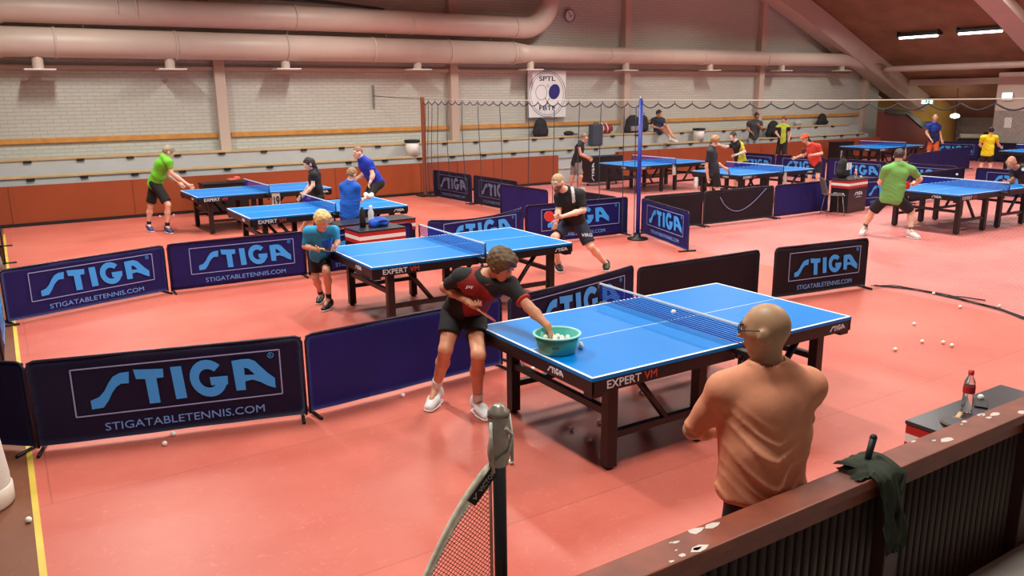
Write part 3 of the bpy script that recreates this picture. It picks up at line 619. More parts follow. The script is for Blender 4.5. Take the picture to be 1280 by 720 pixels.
PEOPLE={
'P1':(1.78,-108,-72,[(3.123,5.065,1.34),(3.09,5.264,1.215),(2.936,5.361,1.21),(2.916,5.611,1.087),(2.955,5.302,1.026),(2.988,5.145,0.962),(3.194,5.056,1.17),(3.224,4.847,1.039),(3.261,4.658,0.933),(3.315,4.623,0.773),(3.116,5.662,0.851),(3.034,5.689,0.851),(2.871,5.545,0.583),(2.923,5.844,0.16),(2.792,5.731,0.03),(3.198,5.635,0.851),(2.987,5.211,0.605),(3.113,5.462,0.12),(3.097,5.29,0.03)]),
'P2':(1.73,100,120,[(2.607,2.136,1.618),(2.627,2.123,1.446),(2.789,2.044,1.364),(2.973,2.235,1.017),(2.873,2.345,0.989),(2.769,2.461,0.959),(2.471,2.222,1.355),(2.454,2.374,1.125),(2.697,2.41,1.041),(2.845,2.432,0.99),(2.628,2.122,0.937),(2.711,2.137,0.937),(2.74,2.203,0.497),(2.77,2.147,0.09),(2.741,2.313,0.03),(2.545,2.108,0.937),(2.496,2.16,0.497),(2.486,2.097,0.09),(2.457,2.263,0.03)]),
'P3':(1.45,-80,-80,[(3.147,9.136,1.181),(3.166,9.242,1.05),(3.043,9.379,1.034),(3.015,9.456,0.839),(3.072,9.243,0.836),(3.132,9.116,0.848),(3.313,9.208,1.04),(3.321,9.144,0.912),(3.259,9.065,0.871),(3.157,8.969,0.884),(3.271,9.65,0.629),(3.201,9.637,0.629),(3.181,9.647,0.403),(3.327,9.91,0.111),(3.249,9.793,0.03),(3.34,9.662,0.629),(3.203,9.278,0.528),(3.288,9.497,0.148),(3.178,9.409,0.03)]),
'P4':(1.80,200,200,[(6.787,9.431,1.376),(6.965,9.496,1.242),(6.896,9.54,1.149),(6.886,9.546,0.96),(6.779,9.437,0.828),(6.696,9.389,0.682),(7.154,9.376,1.181),(7.165,9.31,0.951),(6.779,9.318,0.889),(6.631,9.412,0.891),(7.238,9.619,0.728),(7.208,9.701,0.728),(6.808,9.537,0.55),(7.005,9.708,0.085),(6.929,9.55,0.03),(7.268,9.537,0.728),(7.322,9.329,0.393),(7.657,9.353,0.07),(7.543,9.221,0.03)]),
'P5':(1.75,-8,-8,[(2.853,17.021,1.613),(2.778,17.069,1.52),(2.807,16.872,1.421),(2.828,16.859,1.219),(3.104,16.802,0.972),(3.236,16.811,0.864),(2.802,17.29,1.397),(2.85,17.319,1.09),(2.994,17.169,0.981),(3.107,17.097,0.876),(2.593,17.364,0.991),(2.581,17.28,0.991),(2.743,17.091,0.574),(2.697,17.179,0.132),(2.745,17.016,0.03),(2.605,17.448,0.991),(2.483,17.552,0.53),(2.425,17.648,0.131),(2.448,17.48,0.03)]),
'P6':(1.66,185,185,[(4.9,14.774,1.41),(4.973,14.788,1.286),(5.023,14.957,1.181),(4.97,15.026,0.981),(4.869,15.031,0.865),(4.769,15.036,0.751),(4.924,14.617,1.212),(4.891,14.603,1.022),(4.683,14.616,0.827),(4.537,14.602,0.759),(5.037,14.806,0.782),(5.03,14.886,0.782),(4.939,14.868,0.416),(5.049,14.976,0.097),(4.888,14.962,0.03),(5.044,14.725,0.782),(4.81,14.713,0.445),(4.711,14.894,0.16),(4.55,14.88,0.03)]),
'P7':(1.50,50,20,[(4.817,12.399,1.393),(4.789,12.417,1.277),(4.854,12.316,1.19),(4.884,12.357,0.95),(5.051,12.488,0.977),(5.158,12.572,0.994),(4.686,12.482,1.201),(4.722,12.578,0.966),(4.945,12.614,0.946),(5.08,12.636,0.933),(4.752,12.44,0.741),(4.808,12.394,0.741),(4.877,12.414,0.393),(4.854,12.355,0.09),(4.947,12.467,0.03),(4.696,12.487,0.741),(4.704,12.559,0.393),(4.65,12.526,0.09),(4.744,12.638,0.03)]),
'P8':(1.78,190,190,[(6.02,15.13,1.55),(6.1,15.138,1.436),(6.166,15.274,1.314),(6.169,15.272,1.09),(6.006,15.257,1.021),(5.856,15.234,0.937),(6.192,14.962,1.347),(6.215,14.887,1.115),(6.15,14.869,0.994),(6.045,14.809,0.871),(6.394,15.129,0.942),(6.379,15.214,0.942),(6.219,15.24,0.686),(6.325,15.41,0.16),(6.154,15.38,0.03),(6.409,15.044,0.942),(6.13,14.942,0.688),(6.327,15.172,0.16),(6.157,15.142,0.03)]),
'P9':(1.72,-10,-10,[(13.8,17.891,1.48),(13.726,17.938,1.35),(13.56,17.865,1.272),(13.618,17.828,1.031),(13.849,17.8,0.934),(13.993,17.783,0.873),(13.792,18.133,1.251),(13.881,18.135,1.003),(14.034,18.038,0.89),(14.147,17.967,0.806),(13.659,18.099,0.771),(13.644,18.017,0.771),(13.653,17.865,0.41),(13.739,18.047,0.076),(13.904,18.018,0.03),(13.673,18.181,0.771),(13.585,18.146,0.393),(13.589,18.261,0.09),(13.754,18.232,0.03)]),
'P10':(1.62,5,5,[(13.935,13.186,1.565),(13.879,13.221,1.42),(13.725,13.141,1.322),(13.713,13.208,0.992),(13.791,13.218,0.73),(13.834,13.223,0.589),(14.064,13.341,1.297),(14.159,13.34,1.053),(14.376,13.261,0.916),(14.496,13.218,0.841),(13.918,13.197,0.835),(13.925,13.118,0.835),(13.988,13.084,0.443),(13.93,13.059,0.09),(14.087,13.072,0.03),(13.911,13.275,0.835),(13.967,13.32,0.443),(13.906,13.335,0.09),(14.063,13.349,0.03)]),
'P11':(1.62,185,185,[(16.305,14.82,1.539),(16.4,14.76,1.394),(16.448,14.907,1.303),(16.234,14.984,1.246),(16.014,15.005,1.316),(15.873,15.019,1.361),(16.376,14.598,1.319),(16.434,14.502,1.135),(16.149,14.564,1.063),(16.009,14.594,1.027),(16.591,14.757,0.865),(16.584,14.836,0.865),(16.521,14.87,0.458),(16.579,14.896,0.09),(16.422,14.882,0.03),(16.598,14.679,0.865),(16.541,14.634,0.458),(16.603,14.619,0.09),(16.446,14.606,0.03)]),
'P12':(1.78,240,240,[(23.566,20.327,1.832),(23.55,20.337,1.661),(23.331,20.476,1.578),(23.292,20.501,1.377),(23.29,20.265,1.24),(23.289,20.125,1.159),(23.702,20.24,1.573),(23.658,20.15,1.375),(23.393,20.081,1.527),(23.255,20.046,1.606),(23.506,20.365,1.057),(23.431,20.408,1.057),(23.366,20.376,0.617),(23.379,20.438,0.197),(23.292,20.289,0.147),(23.581,20.322,1.057),(23.585,20.25,0.617),(23.632,20.292,0.197),(23.546,20.142,0.147)]),
'P13':(1.62,200,200,[(23.192,18.8,1.723),(23.177,18.809,1.56),(23.018,18.91,1.48),(22.981,18.933,1.289),(22.92,18.735,1.161),(22.883,18.615,1.083),(23.323,18.716,1.476),(23.407,18.663,1.256),(23.29,18.619,1.043),(23.22,18.592,0.915),(23.187,18.803,0.985),(23.16,18.877,0.985),(23.09,18.894,0.522),(23.139,18.933,0.09),(22.992,18.879,0.03),(23.214,18.729,0.985),(23.171,18.671,0.522),(23.234,18.673,0.09),(23.086,18.619,0.03)]),
'P14':(1.65,185,185,[(18.281,14.099,1.433),(18.441,14.057,1.281),(18.574,14.15,1.186),(18.434,14.18,0.999),(18.113,14.206,0.927),(17.966,14.218,0.894),(18.517,13.831,1.224),(18.602,13.777,1.033),(18.199,13.796,1.008),(18.049,13.803,0.999),(18.663,13.975,0.763),(18.656,14.055,0.763),(18.593,14.09,0.404),(18.651,14.115,0.09),(18.491,14.101,0.03),(18.67,13.896,0.763),(18.614,13.85,0.404),(18.675,13.836,0.09),(18.515,13.822,0.03)]),
'P15':(1.78,25,25,[(13.716,8.528,1.478),(13.681,8.491,1.339),(13.839,8.332,1.226),(14.071,8.303,1.056),(14.27,8.473,0.957),(14.238,8.636,0.91),(13.482,8.617,1.241),(13.508,8.719,1.001),(13.801,8.771,0.889),(13.951,8.797,0.832),(13.61,8.536,0.734),(13.647,8.458,0.734),(13.988,8.356,0.473),(13.896,8.26,0.124),(13.866,8.09,0.03),(13.574,8.614,0.734),(13.566,8.86,0.438),(13.565,8.979,0.152),(13.399,8.929,0.03)]),
'P16':(1.80,205,205,[(29.574,17.118,1.689),(29.663,17.18,1.511),(29.471,17.302,1.396),(29.445,17.318,1.132),(29.427,17.093,0.875),(29.418,16.984,0.752),(29.926,17.131,1.358),(29.977,17.099,1.092),(29.952,16.997,0.86),(29.936,16.93,0.71),(29.801,17.211,0.798),(29.765,17.29,0.798),(29.693,17.301,0.423),(29.739,17.344,0.09),(29.581,17.27,0.03),(29.838,17.131,0.798),(29.801,17.07,0.423),(29.864,17.077,0.09),(29.705,17.003,0.03)]),
'P17':(1.65,20,20,[(26.415,13.438,1.391),(26.41,13.441,1.243),(26.564,13.343,1.192),(26.757,13.339,0.961),(27.039,13.397,0.872),(27.18,13.426,0.827),(26.202,13.573,1.196),(26.264,13.652,0.967),(26.569,13.695,0.828),(26.705,13.715,0.765),(26.383,13.458,0.697),(26.411,13.383,0.697),(26.481,13.366,0.369),(26.431,13.326,0.09),(26.582,13.381,0.03),(26.356,13.533,0.697),(26.399,13.591,0.369),(26.335,13.59,0.09),(26.486,13.645,0.03)]),
'P18':(1.75,190,190,[(17.188,8.279,1.201),(17.47,8.277,1.073),(17.622,8.418,0.99),(17.471,8.336,0.809),(17.152,8.302,0.8),(16.993,8.285,0.795),(17.45,8.112,1.053),(17.563,8.041,0.794),(17.222,8.021,0.722),(17.065,8.011,0.689),(18.274,8.3,0.694),(18.259,8.384,0.694),(18.193,8.413,0.368),(18.249,8.443,0.09),(18.081,8.414,0.03),(18.289,8.217,0.694),(18.236,8.167,0.368),(18.299,8.158,0.09),(18.132,8.128,0.03)]),
'P19':(1.75,290,290,[(19.402,20.992,1.991),(19.417,21.041,1.856),(19.29,21.181,1.775),(19.204,21.118,1.562),(19.24,20.834,1.514),(19.26,20.677,1.487),(19.594,20.988,1.771),(19.5,20.799,1.588),(19.263,20.701,1.516),(19.121,20.641,1.473),(19.439,21.086,1.42),(19.36,21.057,1.42),(19.346,20.589,1.436),(19.382,20.377,1.12),(19.44,20.217,1.07),(19.519,21.115,1.42),(19.347,20.518,1.572),(19.335,20.217,1.234),(19.393,20.057,1.184)]),
}
# ---------------------------------------------------------------- people: smooth-blended bodies turned into one surface
def V3(p): return np.array(p, float)
def unit(v): return v/max(1e-9, np.linalg.norm(v))
def rc(a, b, ra, rb, lat=None, s=1., cut=None, k=.03): return dict(t='c', a=V3(a), b=V3(b), ra=ra, rb=rb, lat=lat, s=s, cut=cut or [], k=k)
def el(c, ax, r, cut=None, k=.03): return dict(t='e', a=V3(c), b=V3(c), ra=max(r), rb=max(r), ax=ax, r=r, cut=cut or [], k=k, s=1.)
def sdf_mesh(prims, vox, noise=0., nf=18., cuts=(), seed=0., folds=None, minus=None):
    lo = np.min([np.minimum(p['a'], p['b'])-max(p['ra'], p['rb'])*max(1, p['s']) for p in prims], 0)-.05
    hi = np.max([np.maximum(p['a'], p['b'])+max(p['ra'], p['rb'])*max(1, p['s']) for p in prims], 0)+.05
    n = np.ceil((hi-lo)/vox).astype(int)+1
    D = np.full(n, 1., np.float32); ax = [lo[i]+vox*np.arange(n[i]) for i in range(3)]
    for p in prims:
        m = max(p['ra'], p['rb'])*max(1., p['s'])+.05
        i0 = np.maximum(0, np.floor((np.minimum(p['a'], p['b'])-m-lo)/vox).astype(int)); i1 = np.minimum(n, np.ceil((np.maximum(p['a'], p['b'])+m-lo)/vox).astype(int)+1)
        X, Y, Z = np.meshgrid(*[ax[i][i0[i]:i1[i]] for i in range(3)], indexing='ij', sparse=False)
        P = np.stack([X, Y, Z], -1)
        if p['t'] == 'c':
            ba = p['b']-p['a']; L2 = ba@ba+1e-12; t = np.clip(((P-p['a'])@ba)/L2, 0, 1); q = P-p['a']-t[..., None]*ba
            if p['lat'] is not None:
                w = p['lat']; ql = q@w; q = q-ql[..., None]*w*(1-1/p['s'])
            d = np.sqrt((q*q).sum(-1))-(p['ra']+(p['rb']-p['ra'])*t)
        else:
            q = P-p['a']; d = (np.sqrt(sum(((q@a_)/r_)**2 for a_, r_ in zip(p['ax'], p['r'])))-1)*min(p['r'])
        for (c, nn) in p['cut']: d = np.maximum(d, (P-c)@nn)
        S = D[i0[0]:i1[0], i0[1]:i1[1], i0[2]:i1[2]]; h = np.maximum(p['k']-np.abs(S-d), 0)/p['k']
        S[...] = np.minimum(S, d)-h*h*p['k']*.25
    if noise:
        X, Y, Z = np.meshgrid(*ax, indexing='ij', sparse=True)
        D += noise*(np.sin(nf*X+seed+2*np.sin(nf*.5*Z))*np.sin(nf*.8*Y+1.3*seed+np.sin(nf*.7*X))+.7*np.sin(nf*1.7*Z+nf*.9*X+np.sin(nf*Y+seed))*np.cos(nf*1.1*Y+seed)).astype(np.float32)
    if folds:
        X, Y, Z = np.meshgrid(*ax, indexing='ij', sparse=True); o, tu, la, amp, per = folds
        u = -((X-o[0])*tu[0]+(Y-o[1])*tu[1]+(Z-o[2])*tu[2]); v = (X-o[0])*la[0]+(Y-o[1])*la[1]+(Z-o[2])*la[2]
        wv = u/per+.55*np.sin(v*11+seed)+1.1*np.abs(v)/per*.55+.25*np.sin(u*23+v*15)
        D -= (amp*np.exp(-4.5*np.sin(math.pi*wv)**2)*np.clip((u-.10)/.22, 0, 1)*(.55+.45*np.sin(v*17+u*9+seed))).astype(np.float32)
    if minus:
        X, Y, Z = np.meshgrid(*ax, indexing='ij', sparse=True); a_, b_, r_ = minus; e = b_-a_
        t = np.clip(((X-a_[0])*e[0]+(Y-a_[1])*e[1]+(Z-a_[2])*e[2])/(e@e), 0, 1)
        D = np.maximum(D, r_-np.sqrt((X-a_[0]-t*e[0])**2+(Y-a_[1]-t*e[1])**2+(Z-a_[2]-t*e[2])**2)).astype(np.float32)
    if len(cuts):
        X, Y, Z = np.meshgrid(*ax, indexing='ij', sparse=True)
        for (c, nn) in cuts: D = np.maximum(D, ((X-c[0])*nn[0]+(Y-c[1])*nn[1]+(Z-c[2])*nn[2]).astype(np.float32))
    return nets(D, lo, vox)
_CO = np.array([(i, j, k) for i in (0, 1) for j in (0, 1) for k in (0, 1)])
_ED = [(a, b) for a in range(8) for b in range(a+1, 8) if np.abs(_CO[a]-_CO[b]).sum() == 1]
def nets(D, lo, vox):
    s = D < 0; n = np.array(D.shape)
    c = sum(s[o[0]:n[0]-1+o[0], o[1]:n[1]-1+o[1], o[2]:n[2]-1+o[2]].astype(np.int8) for o in _CO)
    mask = (c > 0) & (c < 8); ij = np.argwhere(mask); idx = np.full(mask.shape, -1, np.int64); idx[mask] = np.arange(len(ij))
    v = np.stack([D[tuple((ij+o).T)] for o in _CO], 1); acc = np.zeros((len(ij), 3)); cnt = np.zeros(len(ij))
    for a, b in _ED:
        va, vb = v[:, a], v[:, b]; x = (va < 0) != (vb < 0); t = np.where(x, va/np.where(x, va-vb, 1), 0)
        acc += x[:, None]*(_CO[a]+t[:, None]*(_CO[b]-_CO[a])); cnt += x
    V = lo+vox*(ij+acc/np.maximum(cnt, 1)[:, None]); F = []
    for a in range(3):
        b, d = (a+1) % 3, (a+2) % 3
        sl0 = [slice(None)]*3; sl1 = [slice(None)]*3; sl0[a] = slice(0, -1); sl1[a] = slice(1, None)
        s0, s1 = s[tuple(sl0)], s[tuple(sl1)]; e = np.argwhere(s0 != s1)
        ok = (e[:, b] > 0) & (e[:, d] > 0) & (e[:, b] < n[b]-1) & (e[:, d] < n[d]-1); e = e[ok]; fl = s0[tuple(e.T)]
        def at(ob, od):
            q = e.copy(); q[:, b] += ob; q[:, d] += od; return idx[tuple(q.T)]
        quad = np.stack([at(-1, -1), at(0, -1), at(0, 0), at(-1, 0)], 1); quad[~fl] = quad[~fl][:, ::-1]; F.append(quad)
    return V, np.concatenate(F)
def np_mesh(name, V, F, origin, midx=None):
    me = bpy.data.meshes.new(name); V = V-origin
    me.vertices.add(len(V)); me.vertices.foreach_set('co', V.astype(np.float32).ravel())
    me.loops.add(len(F)*4); me.loops.foreach_set('vertex_index', F.astype(np.int32).ravel())
    me.polygons.add(len(F)); me.polygons.foreach_set('loop_start', np.arange(len(F), dtype=np.int32)*4)
    me.polygons.foreach_set('use_smooth', np.ones(len(F), bool))
    if midx is not None: me.polygons.foreach_set('material_index', midx.astype(np.int32))
    me.update(calc_edges=True); me.validate(); return me
def hand(prims, wr, tip, pn, s, curl, side, spread=1.):
    """palm, four jointed fingers, thumb; pn is the palm normal, side +1 when the thumb lies towards dir x pn"""
    d = unit(tip-wr); pn = unit(pn-d*(pn@d)); w = np.cross(d, pn)*side; k = .010*s
    prims.append(rc(wr+d*.015*s, wr+d*.075*s, .019*s, .017*s, w, 1.75, k=.012))
    for i, (ln, off) in enumerate(((.070, 1.5), (.078, .5), (.072, -.5), (.056, -1.5))):
        b = wr+d*.085*s+w*off*.0205*s*spread; c1 = curl*(.6+.12*i); dd = unit(d*math.cos(c1)+pn*math.sin(c1)+w*off*.05)
        m = b+dd*ln*.5*s; c2 = c1+curl*.9; d2 = d*math.cos(c2)+pn*math.sin(c2); e = m+d2*ln*.5*s
        prims.append(rc(b-d*.02*s, m, .0098*s, .009*s, k=.006)); prims.append(rc(m, e, .009*s, .0078*s, k=.006))
    b = wr+d*.03*s+w*.025*s; m = b+unit(d*.6+w*.75+pn*.3)*.042*s; e = m+unit(d*.9+w*.15+pn*(.4+curl*.4))*.034*s
    prims.append(rc(b, m, .0125*s, .0105*s, k=.008)); prims.append(rc(m, e, .0105*s, .0085*s, k=.006))
M_SKIN = {}
def skin(rgb): return mat('skin_%02x%02x%02x' % rgb, srgb(*rgb), .5, noise=.05, nscale=14)
def cloth(name, rgb, rough=.8, **k): return mat(name, srgb(*rgb), rough, noise=.05, nscale=25, **k)
def person(key, label, sk, shirt, pants, hair=None, shoe=(235, 235, 235), sock=(235, 235, 235), vox=.011, group=None, sleeve=.62, pleg=.62, hairstyle='short', shirt2=None,
           pitch=0., curl=(.5, .5), pn=None, hem=.02, beard=None, slim=1., face=False, shirtwide=1., headk=1., bare=False, boxy=0., fold=.0032, foldamp=.007, hemtilt=0., necktilt=.12):
    H, fdeg, hdeg, js = PEOPLE[key]; J = {n: V3(p) for n, p in zip(JN, js)}; s = H/1.75
    up = np.array([0, 0, 1.]); fa = math.radians(fdeg); fw = np.array([math.cos(fa), math.sin(fa), 0]); ha = math.radians(hdeg)
    base = (J['anL']+J['anR'])/2; org = np.array([base[0], base[1], min(J['toeL'][2], J['toeR'][2])-.03])
    root = thing('person', label, 'person', tuple(org), 0, group)
    latS = unit(J['shL']-J['shR']); latH = unit(J['hipL']-J['hipR'])
    c = J['head']; hf0 = np.array([math.cos(ha), math.sin(ha), 0]); hl = np.array([-math.sin(ha), math.cos(ha), 0])
    hf = hf0*math.cos(pitch)-up*math.sin(pitch); hu = np.cross(hf, hl); hs = s*headk*.98; nk = J['neck']; pel = J['pel']
    ch = nk+(pel-nk)*.30; wa = nk+(pel-nk)*.68; tu = unit(nk-pel); tf = unit(np.cross(latS, tu)); wi = slim*s
    TOR = lambda g, gw=0.: [rc(ch+tu*.02*s, wa, .108*wi+g, .098*wi+g+gw, latS, 1.38), rc(wa, pel-tu*.02*s, .100*wi+g+gw, .108*wi+g+gw, latH, 1.38),
                        rc(nk-tu*.03*s, ch, .06*wi+g, .10*wi+g, latS, 1.35), rc(J['shR']*.93+J['shL']*.07, J['shL']*.93+J['shR']*.07, .052*wi+g, .052*wi+g),
                        rc(nk+tu*.0*s, J['shL'], .048*wi+g, .052*wi+g, k=.05), rc(nk+tu*.0*s, J['shR'], .048*wi+g, .052*wi+g, k=.05),
                        rc(J['shL']*.7+J['shR']*.3-tu*.06*s, wa, .085*wi+g*.7, .07*wi+g*.7), rc(J['shR']*.7+J['shL']*.3-tu*.06*s, wa, .085*wi+g*.7, .07*wi+g*.7)]
    P = TOR(0.)
    P += [rc(nk-tu*.02*s, c-hu*.055*hs-hf*.012*hs, .060*s, .054*hs, k=.03)]
    # head
    P += [el(c+hu*.022*hs-hf*.008*hs, (hf, hl, hu), (.099*hs, .078*hs, .098*hs)), rc(c-hu*.02*hs+hf*.022*hs, c-hu*.088*hs+hf*.048*hs, .062*hs, .034*hs, hl, 1.15),
          rc(c+hf*.084*hs+hu*.012*hs, c+hf*.108*hs-hu*.026*hs, .010*hs, .014*hs, k=.02), el(c+hl*.082*hs-hu*.008*hs-hf*.008*hs, (hf, unit(hl-hf*.35), hu), (.028*hs, .014*hs, .036*hs), k=.006),
          el(c-hl*.082*hs-hu*.008*hs-hf*.008*hs, (hf, unit(hl+hf*.35), hu), (.028*hs, .014*hs, .036*hs), k=.006),
          rc(c+hf*.078*hs+hu*.034*hs+hl*.032*hs, c+hf*.078*hs+hu*.034*hs-hl*.032*hs, .014*hs, .014*hs, k=.02), rc(c+hf*.080*hs-hu*.058*hs+hl*.018*hs, c+hf*.080*hs-hu*.058*hs-hl*.018*hs, .012*hs, .012*hs, k=.015)]
    for S, sg in (('L', 1), ('R', -1)):
        sh, eb, wr, tip = J['sh'+S], J['el'+S], J['wr'+S], J['tip'+S]; fo = unit(wr-eb)
        P += [rc(sh, eb, .047*wi, .037*wi), rc(eb, eb+(wr-eb)*.35, .038*wi, .039*wi), rc(eb+(wr-eb)*.35, wr, .039*wi, .026*s), rc(wr, wr+unit(tip-wr)*.02*s, .025*s, .023*s, k=.02)]
        pv = (pn or {}).get(S); pv = V3(pv) if pv is not None else np.cross(unit(tip-wr), up)*sg*-1+up*-.3
        hand(P, wr, tip, pv, s, curl[0 if S == 'R' else 1], sg)
        hp, kn, an, to = J['hip'+S], J['kn'+S], J['an'+S], J['toe'+S]; bk = unit(-(to-an)*np.array([1, 1, 0]))
        P += [rc(hp, kn, .086*wi, .055*s, k=.05), rc(kn, kn+(an-kn)*.35+bk*.014*s, .053*s, .055*s), rc(kn+(an-kn)*.35+bk*.014*s, an, .055*s, .035*s), rc(an, an*.4+to*.6, .034*s, .026*s)]
    V, F = sdf_mesh(P, vox); obj('body', np_mesh('body', V, F, org), sk, root)
    # shirt
    Q = TOR(.016*s, .010*s*shirtwide); nq = len(Q)
    for S in 'LR':
        sh, eb = J['sh'+S], J['el'+S]; dr = unit(eb-sh); e = sh+(eb-sh)*sleeve
        Q.append(rc(sh, sh+(eb-sh)*(sleeve+.25), .060*wi, .058*wi if sleeve < .9 else .054*wi, cut=[(e, dr)], k=.04))
    if boxy: Q += [rc(ch, pel-tu*.12*s, .118*wi, boxy*s, latS, 1.42, k=.06)]
    for i, q in enumerate(Q):
        if i < nq or i >= nq+2: q['cut'] = q['cut']+[(pel-tu*(.06*s+hem), unit(-tu+latH*hemtilt))]
    if bare: Q = [q for i, q in enumerate(Q) if i not in (3, 8, 9)]
    V, F = sdf_mesh(Q, vox, noise=fold, nf=15/max(.6, s), seed=len(label)*.37, folds=(nk, tu, latS, foldamp*s, .085*s), minus=(nk+unit(c-nk)*.035*s, c, .068*s))
    mi = None; ms = [shirt]
    if shirt2:
        ms = [shirt, shirt2[0]]; cen = V[F].mean(1); mi = shirt2[1](cen, J, dict(tu=tu, tf=tf, lat=latS, s=s, fw=fw, nk=nk, pel=pel)).astype(int)
    obj('shirt', np_mesh('shirt', V, F, org, mi), ms, root)
    # shorts or trousers
    Q = [rc(wa*.35+pel*.65, pel-up*.02*s, .100*wi+.012*s, .112*wi+.012*s, latH, 1.34, cut=[(wa*.35+pel*.65+tu*.02, tu)])]
    for S in 'LR':
        hp, kn, an = J['hip'+S], J['kn'+S], J['an'+S]
        if pleg <= 1:
            dr = unit(kn-hp); e = hp+(kn-hp)*pleg; Q.append(rc(hp, hp+(kn-hp)*(pleg+.25), .098*wi, .092*wi, cut=[(e, dr)], k=.05))
        else: Q += [rc(hp, kn, .096*wi, .072*s, k=.05), rc(kn, kn+(an-kn)*1.1, .072*s, .056*s, cut=[(kn+(an-kn)*(pleg-1), unit(an-kn))])]
    V, F = sdf_mesh(Q, vox, noise=.003, nf=14/max(.6, s), seed=2.+len(label))
    obj('shorts' if pleg <= 1 else 'trousers', np_mesh('legwear', V, F, org), pants, root)
    for S in 'LR':
        kn, an, to = J['kn'+S], J['an'+S], J['toe'+S]; g = unit((to-an)*np.array([1, 1, 0])); z0 = org[2]
        if sock is not None:
            V, F = sdf_mesh([rc(an+(kn-an)*.18, an-up*.02*s, .044*s, .040*s, cut=[(an+(kn-an)*.20, unit(kn-an))])], max(vox*.7, .006)); obj('sock', np_mesh('sock', V, F, org), sock if not isinstance(sock, tuple) else cloth('sock_%d_%d' % (sock[0], sock[2]), sock), root)
        a0 = np.array([an[0], an[1], max(z0+.045*s, min(an[2], z0+.09*s))])-g*.03*s; t0 = np.array([*(an+g*.165*s)[:2], z0+.035*s]); lt = np.cross(g, up)
        V, F = sdf_mesh([rc(a0, a0*.5+t0*.5, .047*s, .043*s), rc(a0*.5+t0*.5, t0, .043*s, .034*s, lt, 1.3), rc(a0-up*.01, a0+up*.03*s, .044*s, .044*s)], max(vox*.7, .006), cuts=[((0, 0, z0+.012), -up)])
        sm = cloth('shoe_%d_%d' % (shoe[0], shoe[2]), shoe, .5); so = obj('shoe', np_mesh('shoe', V, F, org), sm, root)
        V, F = sdf_mesh([rc(a0*1.0-up*(a0[2]-z0-.02), (a0*.5+t0*.5)*np.array([1, 1, 0])+up*(z0+.02), .048*s, .045*s), rc((a0*.5+t0*.5)*np.array([1, 1, 0])+up*(z0+.02), np.array([t0[0], t0[1], z0+.02]), .045*s, .038*s, lt, 1.25)], max(vox*.6, .005), cuts=[(np.array([0, 0, z0+.002]), -up), (np.array([0, 0, z0+.022]), up)])
        obj('sole', np_mesh('sole', V, F, org), M_white, so)
    # hair
    hm = cloth('hair_%d_%d_%d' % hair, hair, .6) if hair else None
    if hair and hairstyle != 'none':
        g = {'short': .014, 'mop': .026, 'buzz': .004, 'long': .016, 'bun': .014}[hairstyle]*hs
        fc = {'short': .060, 'mop': .074, 'buzz': .052, 'long': .050, 'bun': .055}[hairstyle]*hs
        Q = [el(c+hu*.026*hs-hf*.012*hs, (hf, hl, hu), (.099*hs+g, .078*hs+g, .096*hs+g), cut=[(c+hf*fc, unit(hf*.80-hu*.60)), (c-hu*(.055 if hairstyle != 'buzz' else .03)*hs, unit(-hu-hf*.25))])]
        if hairstyle == 'mop': Q.append(rc(c+hf*.062*hs+hu*.082*hs-hl*.04*hs, c+hf*.066*hs+hu*.080*hs+hl*.04*hs, .034*hs, .034*hs, k=.03))
        if hairstyle == 'long': Q += [rc(c-hf*.06*hs-hu*.01*hs, nk-tf*.075*s-tu*.10*s, .075*hs, .06*hs), rc(nk-tf*.08*s-tu*.08*s, nk-tf*.10*s-tu*.24*s, .06*hs, .03*hs)]
        if hairstyle == 'bun': Q.append(el(c+hu*.09*hs-hf*.09*hs, (hf, hl, hu), (.05*hs, .055*hs, .045*hs)))
        V, F = sdf_mesh(Q, vox*.75, noise=.0045 if hairstyle != 'buzz' else .001, nf=75, seed=1.7); obj('hair', np_mesh('hair', V, F, org), hm, root)
    if beard:
        Q = [rc(c-hu*.045*hs+hf*.030*hs, c-hu*.098*hs+hf*.052*hs, .064*hs, .040*hs, hl, 1.15, cut=[(c-hu*.030*hs, unit(hu-hf*.15)), (c+hf*.0, -hf)])]
        V, F = sdf_mesh(Q, vox*.7, noise=.002, nf=70); obj('beard', np_mesh('beard', V, F, org), cloth('beard_hair', beard), root)
    em = mat('eye_dark', srgb(34, 24, 20), .25)
    if face:
        for sg in (-1, 1):
            pos = c+hf*.086*hs+hl*.032*hs*sg+hu*.012*hs-org
            eo = obj('eye', B().ball((0, 0, 0), .0115*hs).done(), mat('eye_white', srgb(226, 216, 208), .3), root, tuple(pos))
            obj('iris', B().ball(tuple(hf*.0085*hs-hu*.003*hs), .0075*hs).done(), em, eo)
            obj('eyebrow', B().tube([tuple(c+hf*(.097-.012*abs(q))*hs+hl*(.032+.018*q)*sg*hs+hu*(.040-.006*abs(q))*hs-org) for q in (-1, 0, 1)], .0055*hs, 6).done(), hm or mat('brow', srgb(96, 70, 52), .7), root)
        obj('mouth', B().tube([tuple(c+hf*(.0935-.004*abs(q))*hs+hl*.020*q*hs-hu*.060*hs-org) for q in (-1, -.5, 0, .5, 1)], .0045*hs, 6).done(), mat('lips', srgb(158, 88, 76), .5), root)
    return root, J, dict(c=c, hf=hf, hl=hl, hu=hu, hs=hs, s=s, org=org)
from mathutils.bvhtree import BVHTree
